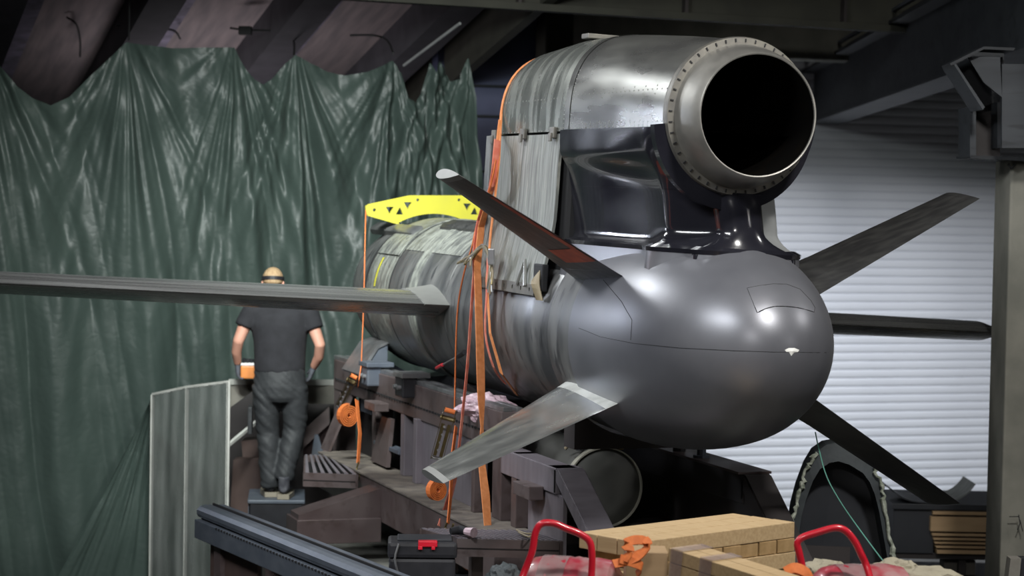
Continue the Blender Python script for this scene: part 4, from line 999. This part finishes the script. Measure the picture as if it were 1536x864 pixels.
# tread clutter: dark tool with pink end, looped cord
bm = B(); tube(bm, [hit(676, 797, z=2.085), hit(690, 795, z=2.09), hit(700, 797, z=2.09)], [.02, .028, .024], 10)
o = obj('hand_grinder', bm, 'black', smooth=True); tag(o, 'dark hand tool with a pink end lying on the near grating tread', 'tool')
bm = B(); tube(bm, [hit(699, 797, z=2.09), hit(711, 799, z=2.09)], [.022, .03], 10); obj('end_cover', bm, 'paper', o)
wire_thing('cord_loop', [hit(775, 795, z=2.08), hit(788, 800, z=2.08), hit(800, 801, z=2.08), (hit(792, 805, z=2.08)), hit(778, 798, z=2.08)], .006, 'cable', 'pale cord loop lying on the near grating tread', 'cord')
bm = B(); ribbon(bm, sm([P(686, 838, 14.6), P(700, 848, 14.5), P(715, 860, 14.4), P(735, 880, 14.3)], 4), .05, (.7, .3, .4)); o = obj('strap_end', bm, 'orange2'); tag(o, 'loose orange strap end sagging to the right of the toolbox', 'strap')
bm = B(); ribbon(bm, sm([P(724, 826, 14.6), P(728, 845, 14.5), P(734, 875, 14.4)], 4), .02, (.7, .3, .1)); o = obj('strap_end', bm, 'cable'); tag(o, 'narrow tan strap end hanging right of the toolbox', 'strap')
bm = B(); box(bm, -.19, .19, -.1, .1, 0, .02, .004); o = obj('bracket_plate', bm, 'bluesteel'); o.location = P(712, 862, 14.7); tag(o, 'flat slate coloured plate beside the toolbox', 'plate')
st2 = sb('tread_brace', -1.10, -1.04, 1.8, 2.15, 1.60, 1.66, 'steel')

# ================================================================ foreground bench with drums and timber
BT = 1.99
bc = P(1050, 900, 9.9)
BM = Matrix.Translation((bc.x, bc.y, 0))
be = thing('work_bench', 'low grey bench under the timber and red drums at the bottom edge', 'bench', BM)
obj('top', box(B(), -1.0, 1.25, -.75, .55, BT-.06, BT, .008), 'greywood', be)
for x in (-.9, 1.15):
    for y in (-.65, .45): obj('leg', box(B(), x-.04, x+.04, y-.04, y+.04, 0, BT-.06), 'steel', be)
def drum(cx, cy, d, R_, L_, label, hand, hl, flip):
    c = P(cx, cy, d); c.z = BT+R_*.92
    MM = Matrix.Translation((c.x, c.y, 0)) @ Matrix.Rotation(-.25*flip, 4, 'Z')
    t = thing('wrapped_drum', label, 'drum', MM)
    bm = B(); prof = [(-L_/2, R_*.55), (-L_/2+.02, R_*.80), (-L_/2+.06, R_*.95), (-L_/2+.12, R_)]+[(-L_/2+.12+(L_-.24)*k/10, R_*(1+.012*math.sin(k*2.2))) for k in range(1, 11)]+[(L_/2-.05, R_*.95), (L_/2, R_*.6)]
    R2 = []
    for x, r in prof: R2.append([Vector((x, r*math.cos(a), c.z+max(-.92, math.sin(a))*r+.006*noise.noise(Vector((x*30, a*5, flip))))) for a in [2*PI*k/40 for k in range(40)]])
    obj('shell', rings(bm, R2), 'drum', t, smooth=True)
    bm = B(); R2 = []
    for x in (-L_/2+.10, -L_/2+.15, -L_/2+.22): R2.append([Vector((x, (R_*1.012)*math.cos(a), c.z+R_*1.012*math.sin(a))) for a in [PI*k/30 for k in range(31)]])
    obj('film_band', rings(bm, R2, False, False, False), 'film', t, smooth=True)
    pts = [P(x, y, d-R_-.03 if i in (0, len(hand)-1) else d-R_*.9) for i, (x, y) in enumerate(hand)]
    mi = MM.inverted(); pts = [mi @ q for q in pts]
    bm = B(); tube(bm, sm(pts, 6), .0155, 12); obj('handle', bm, 'red', t, smooth=True)
drum(858, 905, 10.0, .215, .46, 'red drum wrapped in clear film with red tubular handle, right of the toolbox', [(770, 905), (785, 862), (798, 828), (803, 800), (812, 786), (830, 785), (850, 793), (870, 801), (884, 812), (888, 832), (887, 870), (886, 905)], 0, 1)
drum(1292, 912, 10.0, .21, .46, 'red drum wrapped in clear film at lower right, tubular handle by timber', [(1212, 905), (1206, 862), (1199, 830), (1196, 815), (1204, 806), (1225, 799), (1252, 792), (1268, 796), (1282, 812), (1292, 832), (1300, 850), (1312, 890)], 0, -1)
# timber pile: hit on its top plane
ZT = 2.44; tA = hit(1192, 783, z=ZT); tB = hit(952, 814, z=ZT)
tdir = (tB-tA); TLn = tdir.length; tdir.normalize(); tper = Vector((-tdir.y, tdir.x, 0));
if tper.y < 0: tper = -tper
TM = Matrix(((tdir.x, tper.x, 0, tA.x), (tdir.y, tper.y, 0, tA.y), (0, 0, 1, 0), (0, 0, 0, 1)))
tim = []
def plank(x0, x1, y0, y1, z0, z1, label, grp, cat='timber', m='wood', mw=TM):
    cx, cy = (x0+x1)/2, (y0+y1)/2
    bm = B(); box(bm, x0-cx, x1-cx, y0-cy, y1-cy, 0, z1-z0, .003)
    o = obj('timber_beam', bm, m); o.matrix_world = mw @ Matrix.Translation((cx, cy, z0)); tag(o, label, cat, grp); return o
hL = .074; z = ZT
plank(.0, TLn*.98, .0, .13, z-hL, z, 'long pale timber along the front top edge of the pile', 'stacked pine timbers')
plank(.01, TLn*.98, .136, .26, z-hL, z, 'long pale timber just behind the front top one', 'stacked pine timbers')
plank(.02, TLn*.98, .266, .38, z-hL, z, 'long pale timber at the rear top of the pile', 'stacked pine timbers')
z -= hL+.003
names = ['first', 'second', 'third', 'fourth', 'fifth', 'sixth', 'seventh', 'eighth']
for k in range(8):
    plank(.002+.128*k, .122+.128*k, -.004+.004*(k % 3), .37, z-.064, z, f'crosswise timber end, {names[k]} from the right in the upper row of ends', 'stacked pine timbers', m='wood_end')
z -= .067
plank(-.005, TLn, -.006, .12, z-hL, z, 'long pale timber in the third layer of the pile', 'stacked pine timbers'); plank(.0, TLn, .126, .36, z-hL, z, 'wide timber behind the long third-layer timber of the pile', 'stacked pine timbers')
z -= hL+.003
for k in range(8):
    plank(.0+.128*k, .12+.128*k, -.004*(k % 2), .36, z-.064, z, f'crosswise timber end, {names[k]} from the right in the lower row of ends', 'stacked pine timbers', m='wood_end')
z -= .067
plank(0, TLn, 0, .36, z-hL, z, 'thick timber bearer at the bottom of the pile', 'stacked pine timbers')
plank(0, TLn, 0.02, .34, BT, z-hL, 'lowest bearer of the timber pile on the bench', 'stacked pine timbers')
# front bundle sloping down to the right, wrapped in film
fA = P(1003, 822, 9.75); fB = P(1165, 873, 9.3)
fd = (fB-fA); fl_ = fd.length+.15; fq = fd.to_track_quat('X', 'Z').to_matrix().to_4x4()
FM = Matrix.Translation(fA) @ fq
for k, (y, z_) in enumerate([(-.0, 0), (.0, -.062), (.0, -.124), (.092, 0), (.092, -.062), (.092, -.124)]):
    bm = B(); box(bm, 0, fl_, 0, .088, -.058, 0, .003); o = obj('timber_beam', bm, 'wood'); o.matrix_world = FM @ Matrix.Translation((0.005*(k % 3), y, z_))
    tag(o, ['top front', 'middle front', 'bottom front', 'top rear', 'middle rear', 'bottom rear'][k]+' batten of the small sloping film-wrapped bundle', 'timber', 'battens in the wrapped bundle')
for x in (.02, .19):
    bm = B(); R = []
    for xx in (x, x+.07): R.append([Vector((xx, a, b)) for a, b in ((-.006, .006), (.186, .006), (.186, -.19), (-.006, -.19))])
    o = obj('wrapping_film', rings(bm, R, False, False), 'film'); o.matrix_world = FM; tag(o, ('band of clear film near the left end of the sloping batten bundle', 'second band of clear film around the sloping batten bundle')[x > .1], 'film')
# carton under the straps with the orange strap tangle
cc = P(975, 850, 9.85)
bm = B(); box(bm, -.09, .09, -.10, .10, 0, P(975, 826, 9.8).z-BT, .004); o = obj('carton', bm, 'mdf'); o.location = (cc.x-.02, cc.y, BT); tag(o, 'brown film-wrapped carton at the left end of the timber pile', 'carton')
sk = thing('strap_tangle', 'tangle of bright orange webbing draped at the left end of the timber', 'strap')
for pts, sd in (([(936, 842), (945, 826), (938, 816), (952, 810), (968, 812), (966, 826), (950, 834), (938, 844)], (.3, .6, .8)), ([(920, 846), (940, 842), (958, 834), (972, 818), (966, 808)], (.2, .7, .7)), ([(930, 838), (950, 844), (962, 850), (955, 862)], (.2, .4, .9))):
    bm = B(); ribbon(bm, sm([P(x, y, 9.55+.02*i) for i, (x, y) in enumerate(pts)], 5), .04, sd); obj('webbing', bm, 'orange', sk, smooth=True)
wb = thing('strap_tangle', 'small orange webbing heap between timber pile and lower right drum', 'strap')
for pts in ([(1178, 858), (1192, 852), (1208, 858), (1215, 868)], [(1180, 870), (1195, 860), (1205, 868)]):
    bm = B(); ribbon(bm, sm([P(x, y, 9.6) for x, y in pts], 5), .05, (.2, .6, .7)); obj('webbing', bm, 'orange', wb, smooth=True)
crumple('cloth_sack', P(1238, 862, 10.3), .12, .12, .06, 'cloth', 'crumpled beige cloth between timber pile and the lower right drum', 'cloth', 5, .3, 4)
crumple('cloth_sack', P(1345, 862, 10.3), .12, .12, .07, 'cloth', 'crumpled beige sack just right of the lower right drum', 'cloth', 9, .3, 4)
crumple('cloth_sack', P(1395, 874, 10.1), .16, .12, .07, 'cloth', 'pale grey-beige sack at the bottom edge below the board stack', 'cloth', 12, .25, 4)
# dark hump next to drum 1
crumple('dark_bundle', P(757, 872, 11.0), .09, .09, .09, 'darkrim', 'dark fuzzy bundle left of the first red drum', 'bundle', 14, .2, 4)

# ================================================================ dark arched fairing shell standing on right
AD = 13.6
outl = [(1186, 830), (1187, 795), (1192, 760), (1200, 730), (1212, 698), (1224, 678), (1240, 667), (1256, 664), (1275, 670), (1298, 684), (1310, 700), (1319, 722), (1326, 750), (1333, 790), (1340, 830), (1346, 864)]
ar = thing('fairing_shell', 'tall black arched fairing shell standing below the right fins', 'fairing')
O3 = [P(x, y, AD) for x, y in outl]; O3 = [Vector((O3[0].x-.02, O3[0].y, 0))]+O3+[Vector((O3[-1].x+.15, O3[-1].y, 0))]
cen = Vector((sum(p.x for p in O3)/len(O3), 0, 1.7))
def ins(p, k): return Vector((p.x+(cen.x-p.x)*k, p.y, p.z+(cen.z-p.z)*k if p.z > 0 else 0))
bm = B(); rings(bm, [[p, ins(p, .13)+Vector((0, -.02, 0)), ins(p, .15)+Vector((0, .18, 0)), p+Vector((0, .22, 0))] for p in O3]); obj('rim', bm, 'darkrim', ar, smooth=False)
bm = B(); vs = [ins(p, .13)+Vector((0, .16, 0)) for p in O3]; prism(bm, vs, (0, .02, 0)); obj('inner_skin', bm, 'blackmetal', ar)
for seq, nm in ((range(2, 7), 1), (range(11, 17), 2)):
    bm = B(); pts = []
    L0 = [O3[i] for i in seq]; n_ = 26
    for k in range(n_+1):
        f = k/n_*(len(L0)-1); i = min(int(f), len(L0)-2); q = L0[i].lerp(L0[i+1], f-i); pts.append(q+Vector((random.uniform(-.012, .012), -.02, random.uniform(-.008, .008))))
    tube(bm, pts, [random.uniform(.008, .018) for _ in pts], 6); obj('foam_edge', bm, 'foam', ar)
obj('cross_rib', prism(B(), [P(1205, 818, 13.5), P(1275, 821, 13.5), P(1275, 860, 13.5), P(1205, 858, 13.5)], (0, .02, 0)), 'steel_dark', ar)
wire_thing('green_wire', [P(1223, 648, 12.4), P(1228, 672, 12.4), P(1240, 715, 12.3), P(1262, 755, 12.2), (P(1290, 795, 12)), P(1322, 838, 11.6), P(1345, 866, 11)], .0035, 'wire', 'thin green wire hanging from the lower right fin past the black shell', 'wire')
# board stack on right
BD = 18.3
rk = thing('storage_rack', 'low black rack carrying sheets of board beside the right column', 'rack')
zz = P(1430, 757, BD).z; xa = P(1338, 757, BD).x; xb = P(1511, 757, BD).x; yy = P(1430, 757, BD).y
obj('top_sheet', box(B(), xa, xb+.1, yy, yy+.9, zz-.045, zz, .004), 'blackmetal', rk)
obj('side_cabinet', box(B(), xa+.02, P(1402, 800, BD).x, yy+.03, yy+.8, P(1400, 832, BD).z, zz-.045, .006), 'blackmetal', rk)
zb_ = P(1430, 832, BD).z
obj('bearer', box(B(), xa, xb+.1, yy+.05, yy+.85, zb_-.05, zb_, .004), 'steel_dark', rk)
for x in (xa+.05, xa+.6, xb-.02): obj('leg', box(B(), x-.03, x+.03, yy+.1, yy+.16, 0, zb_-.05), 'steel_dark', rk)
obj('lower_shelf', box(B(), xa, xb+.1, yy+.05, yy+.85, .9, .95), 'steel_dark', rk)
ys = [(768, 772, 1398), (775, 797, 1395), (801, 804, 1398), (807, 810, 1400), (813, 816, 1402), (819, 822, 1404), (825, 828, 1406)]
lb = ['uppermost thin fibre board of the stack on the black rack', 'thick fibre board second from the top of the stack', 'thin fibre board just under the thick one in the stack', 'fourth fibre board from the top of the stack', 'fifth fibre board from the top of the stack', 'second fibre board from the bottom of the stack', 'bottom fibre board of the stack on the black rack']
zprev = zz-.045
for i, (ya, yb2, xl) in enumerate(ys):
    z1 = zprev-.004; z0 = P(1450, yb2+1.5, BD).z if i < 6 else zb_
    bm = B(); box(bm, P(xl, 800, BD).x, xb+.08, yy-.02-.01*(i % 2), yy+.75, z0+.006, z1-.006, .003); tag(obj('fibre_board', bm, 'mdf'), lb[i], 'board', 'boards stacked on the rack')
    bm = B(); box(bm, P(xl, 800, BD).x+.06, xb+.06, yy+.02, yy+.72, z0, z1); obj('spacer', bm, 'steel_dark', rk)
    zprev = z0
bm = B(); box(bm, -.13, .13, -.1, .1, 0, .12, .01); o = obj('grey_box', bm, 'greywood'); o.location = (P(1448, 842, BD).x, yy+.3, .95+.0); o.location.z = .95; tag(o, 'small grey box on the lower shelf under the boards', 'box')
# curved sheets on top of rack
def curved(pts, d, m, label, dep=.5):
    bm = B(); q = [P(x, y, d) for x, y in pts]; q = [Vector((p.x, q[0].y, max(p.z, zz+.001))) for p in sm(q, 5)]
    low = [p-Vector((0, 0, .006)) if p.z > zz+.008 else p for p in q]
    rings(bm, [[p, p+Vector((0, dep, 0)), p+Vector((0, dep, .008)), p+Vector((0, 0, .008))] for p in q]); return tag(obj('curved_sheet', bm, m, smooth=True), label, 'sheet')
curved([(1322, 728), (1334, 732), (1345, 742), (1362, 751), (1385, 755), (1412, 756)], BD, 'blackmetal', 'black upswept curved sheet on the rack behind the arched shell')
curved([(1372, 755), (1400, 755), (1430, 752), (1450, 742), (1463, 727)], BD+.1, 'panel', 'grey curved sheet with upturned right end on the rack')
# bottom right clutter behind sacks
bm = B(); prism(bm, [P(1516, 838, 12.5), P(1532, 838, 12.5), P(1532, 900, 12.5), P(1508, 900, 12.5)], (0, .1, 0)); tag(obj('upright_board', bm, 'greywood'), 'grey upright strip at the bottom right corner', 'panel')
bm = B(); prism(bm, [P(1532, 838, 12.5), P(1560, 838, 12.5), P(1560, 900, 12.5), P(1526, 900, 12.5)], (0, .1, 0)); tag(obj('black_case', bm, 'black'), 'black case at the very bottom right corner', 'case')

# ================================================================ WORKER
wk = thing('person', 'man seen from behind in black T-shirt and charcoal work trousers stepping on a box', 'person', Matrix.Translation((fp.x, fp.y, BZ)) @ Matrix.Rotation(.06, 4, 'Z'))
def wp(px, py, y=0): return Vector(((px-416)/188., y, (741-py)/188.))     # body frame: x right, y forward
def limb(bm, pts, rad, n=16):
    P_ = [Vector(p) for p in pts]; R = []
    for i, p in enumerate(P_):
        t = (P_[min(i+1, len(P_)-1)]-P_[max(i-1, 0)]).normalized()
        a = Vector((1, 0, 0)); a = (a-t*a.dot(t)).normalized(); b = t.cross(a)
        rx, ry = rad[i] if isinstance(rad[i], tuple) else (rad[i], rad[i])
        R.append([p+a*math.cos(2*PI*k/n)*rx+b*math.sin(2*PI*k/n)*ry for k in range(n)])
    return rings(bm, R)
AL = [wp(376, 466), wp(368, 482, -.01), wp(358, 508, -.03), wp(355, 525, .03), wp(356, 543, .10)]
AR = [wp(464, 466), wp(469, 484, -.02), wp(480, 512, -.05), wp(478, 530, .02), wp(470, 547, .10)]
RA = [(.062, .065), (.054, .058), (.044, .046), (.041, .043), (.031, .032)]
bm = B()
limb(bm, [wp(420, 560), wp(420, 520), wp(420, 480), wp(419, 462), wp(416, 454)], [(.15, .10), (.16, .11), (.19, .12), (.16, .09), (.06, .06)])
limb(bm, [wp(415, 458, -.01), wp(411, 440, .01), wp(409, 428, .02)], [(.066, .07), (.058, .062), (.056, .062)])
limb(bm, [wp(408, 436, .05), wp(408, 430, .04), wp(408, 424, .03), wp(408, 414, .02), wp(408, 405, .015), wp(408, 400, .01), wp(408, 397.5, .01)], [(.04, .05), (.060, .080), (.070, .094), (.076, .10), (.070, .09), (.05, .065), (.02, .03)])
for A_ in (AL, AR): limb(bm, A_, RA)
for sx_ in (-1, 1):    # ears
    limb(bm, [Vector((-.0426+sx_*.074, .01, 1.665)), Vector((-.0426+sx_*.084, .0, 1.70)), Vector((-.0426+sx_*.082, -.002, 1.725))], [(.010, .016), (.012, .020), (.008, .014)])
bm2 = bm
# face: nose, chin, brow on the far side
limb(bm, [Vector((-.043, .115, 1.725)), Vector((-.043, .135, 1.69)), Vector((-.043, .125, 1.675))], [(.010, .012), (.015, .016), (.012, .012)])
limb(bm, [Vector((-.043, .085, 1.625)), Vector((-.043, .10, 1.64))], [(.03, .02), (.025, .02)])
body = remeshed('body', bm, 'skin', wk, .011, 2)
for sx_ in (-.028, .028):
    bm = B(); bmesh.ops.create_uvsphere(bm, u_segments=10, v_segments=8, radius=.012, matrix=Matrix.Translation((-.043+sx_, .108, 1.70))); obj('eye', bm, 'white', wk, smooth=True)
bm = B(); limb(bm, [Vector((-.063, .112, 1.652)), Vector((-.023, .112, 1.652))], [(.006, .006), (.006, .006)]); obj('mouth', bm, 'redox', wk)
# hair cap
bm = B(); bmesh.ops.create_uvsphere(bm, u_segments=28, v_segments=18, radius=1)
for v_ in list(bm.verts):
    if v_.co.z < -.15 and v_.co.y > -.1 or v_.co.z < -.45 or (v_.co.y > .55 and v_.co.z < .25): bm.verts.remove(v_)
for v_ in bm.verts: v_.co = Vector((v_.co.x*.083-.0426, v_.co.y*.104+.012, v_.co.z*.098+1.735))
sol = obj('hair', bm, 'hair', wk, smooth=True); md = sol.modifiers.new('s', 'SOLIDIFY'); md.thickness = .012
bm = B(); R = []
for k in range(33):
    a = 2*PI*k/32; c = Vector((-.0426+.088*math.cos(a), .012+.108*math.sin(a), 1.742-.016*(1+math.sin(a))*0+.012*math.sin(a)*-1))
    n_ = Vector((math.cos(a), math.sin(a), 0)); R.append([c-n_*.004+Vector((0, 0, -.013)), c+n_*.004+Vector((0, 0, -.013)), c+n_*.002+Vector((0, 0, .013)), c-n_*.006+Vector((0, 0, .013))])
obj('headband', rings(bm, R, False, False), 'black', wk)
# shirt
bm = B()
limb(bm, [wp(420, 553), wp(420, 549), wp(420, 530), wp(420, 505), wp(419, 482), wp(419, 466), wp(417, 459), wp(415, 454)], [(.200, .145), (.203, .148), (.205, .145), (.212, .15), (.235, .15), (.235, .13), (.15, .10), (.075, .075)], 28)
for A_, dx in ((AL, -1), (AR, 1)): limb(bm, [A_[0]+Vector((-dx*.07, 0, .015)), A_[0]+Vector((0, 0, .0)), A_[1].lerp(A_[2], .0), A_[1].lerp(A_[2], .18)], [.085, .085, (.080, .085), (.080, .085)])
limb(bm, [AL[0]+Vector((.03, 0, -.01)), wp(418, 462), AR[0]+Vector((-.03, 0, -.01))], [(.07, .085), (.09, .10), (.07, .085)]) if False else tube(bm, [AL[0]+Vector((.0, 0, -.005)), wp(400, 463), wp(436, 463), AR[0]+Vector((0, 0, -.005))], [.082, .09, .09, .082], 20)
remeshed('t_shirt', bm, 'shirt', wk, .013, 2)
# trousers
bm = B()
limb(bm, [wp(420, 545), wp(421, 556), wp(421, 574), wp(421, 590), wp(421, 598)], [(.198, .14), (.205, .15), (.213, .165), (.205, .155), (.19, .13)], 28)
LL_ = [wp(400, 575, 0), wp(400, 600, .01), wp(402, 625, .015), wp(404, 645, .02), wp(405, 670, 0), wp(407, 700, -.01), wp(409, 716, -.02), wp(409, 724, -.01)]
LR_ = [wp(442, 575, 0), wp(443, 600, .01), wp(444, 622, .02), wp(443, 642, .02), wp(438, 668, -.02), wp(432, 694, -.05), wp(430, 706, -.07), wp(429, 713, -.07)]
RL = [(.112, .13), (.108, .125), (.098, .11), (.09, .095), (.086, .092), (.080, .085), (.078, .085), (.078, .085)]
limb(bm, LL_, RL, 20); limb(bm, LR_, RL, 20)
for v_ in bm.verts:
    pass
tr_ = remeshed('trousers', bm, 'trousers', wk, .012, 3)
for v_ in tr_.data.vertices:
    c_ = v_.co; k_ = .35+.65*abs(noise.noise(Vector((c_.x*2, 0, c_.z*3))))*2
    q_ = abs(noise.noise(Vector((c_.x*5, c_.y*5, c_.z*16+c_.x*14))))-.2; v_.co = c_+v_.normal*(.030*q_*k_)
bm = B(); box(bm, -.225, -.19, -.06, .10, .50, .72, .012); pk = obj('thigh_pocket', bm, 'trousers', tr_)
# shoes
def shoe(c, yaw, tilt):
    mw = Matrix.Translation(c) @ Matrix.Rotation(yaw, 4, 'Z') @ Matrix.Rotation(tilt, 4, 'X')
    bm = B(); mw = mw @ Matrix.Diagonal((1.3, 1.25, 1.45, 1)); limb(bm, [mw @ Vector((0, -.07, .06)), mw @ Vector((0, -.05, .055)), mw @ Vector((0, .03, .05)), mw @ Vector((0, .12, .04)), mw @ Vector((0, .19, .035)), mw @ Vector((0, .215, .03))], [(.030, .035), (.040, .045), (.044, .042), (.048, .032), (.042, .025), (.02, .015)])
    limb(bm, [mw @ Vector((0, -.03, .05)), mw @ Vector((0, -.035, .12))], [(.045, .05), (.045, .05)])
    s_ = remeshed('shoe', bm, 'shoe', wk, .008, 2)
    bm = B(); prism(bm, [mw @ Vector((x, y, 0)) for x, y in ((-.036, -.085), (.036, -.085), (.044, 0), (.052, .12), (.038, .2), (0, .225), (-.038, .2), (-.052, .12), (-.044, 0))], mw.to_3x3() @ Vector((0, 0, .026))); obj('sole', bm, 'sole', s_)
shoe(Vector((-.045, .04, .003)), .12, 0); shoe(Vector((.075, -.085, .003)), -.05, 0)
# gloves: palm and five fingers each
def hand(wr, dn, side, curl):
    """wr wrist, dn direction of the hand, side=+1 thumb toward +x"""
    dn = Vector(dn).normalized(); fwd = Vector((0, 1, 0)); fwd = (fwd-dn*fwd.dot(dn)).normalized(); lat = dn.cross(fwd)*1.0   # lat: across thickness
    bm = B(); pc = wr+dn*.05
    limbr = lambda pts, r: tube(bm, pts, r, 8)
    R = []
    for f, w, t in ((-.03, .034, .034), (0, .030, .026), (.03, .038, .022), (.07, .042, .020), (.095, .040, .017)):
        c = wr+dn*f; R.append([c+fwd*math.cos(2*PI*k/12)*w+lat*math.sin(2*PI*k/12)*t for k in range(12)])
    rings(bm, R)
    inn = Vector((side, 0, 0)); inn = (inn-dn*inn.dot(dn)); inn = (inn-fwd*inn.dot(fwd)).normalized()
    for i, (off, ln) in enumerate(((.030, .070), (.010, .078), (-.010, .073), (-.030, .058))):
        p0 = wr+dn*.085+fwd*off; a1 = curl*.5; p1 = p0+(dn*math.cos(a1)+inn*math.sin(a1))*ln*.45; a2 = curl*1.3; p2 = p1+(dn*math.cos(a2)+inn*math.sin(a2))*ln*.32; a3 = curl*2.0; p3 = p2+(dn*math.cos(a3)+inn*math.sin(a3))*ln*.26
        limbr([p0-dn*.02, p0, p1, p2, p3], [.011, .0105, .0100, .0092, .0075])
    p0 = wr+dn*.025+fwd*.030; limbr([p0, p0+fwd*.025+dn*.02+inn*.012, p0+fwd*.035+dn*.05+inn*.025, p0+fwd*.033+dn*.072+inn*.035], [.013, .0125, .011, .009])
    return remeshed('glove', bm, 'glove', wk, .0045, 2)
hand(AL[-1]+Vector((0, .0, -.005)), (.06, .25, -1), 1, .9)
hand(AR[-1]+Vector((0, 0, -.005)), (-.35, .35, -1), -1, .7)
# tool held in the left glove
hc = Matrix.Translation((fp.x, fp.y, BZ)) @ Matrix.Rotation(.06, 4, 'Z')
tl = thing('tool_case', 'small orange tool case held in the worker\'s left hand', 'tool', hc @ Matrix.Translation(wp(370, 566, .17)))
obj('case', box(B(), -.05, .085, -.07, .10, .0, .105, .012), 'tool', tl)
obj('lid', box(B(), -.052, .087, -.072, .102, .105, .125, .008), 'white', tl)
for k in range(4):
    bm = B(); tube(bm, [(-.03+.03*k, -.02+.01*k, .12), (-.025+.03*k, .0, .155)], .014, 8); obj('knob', bm, 'black', tl)
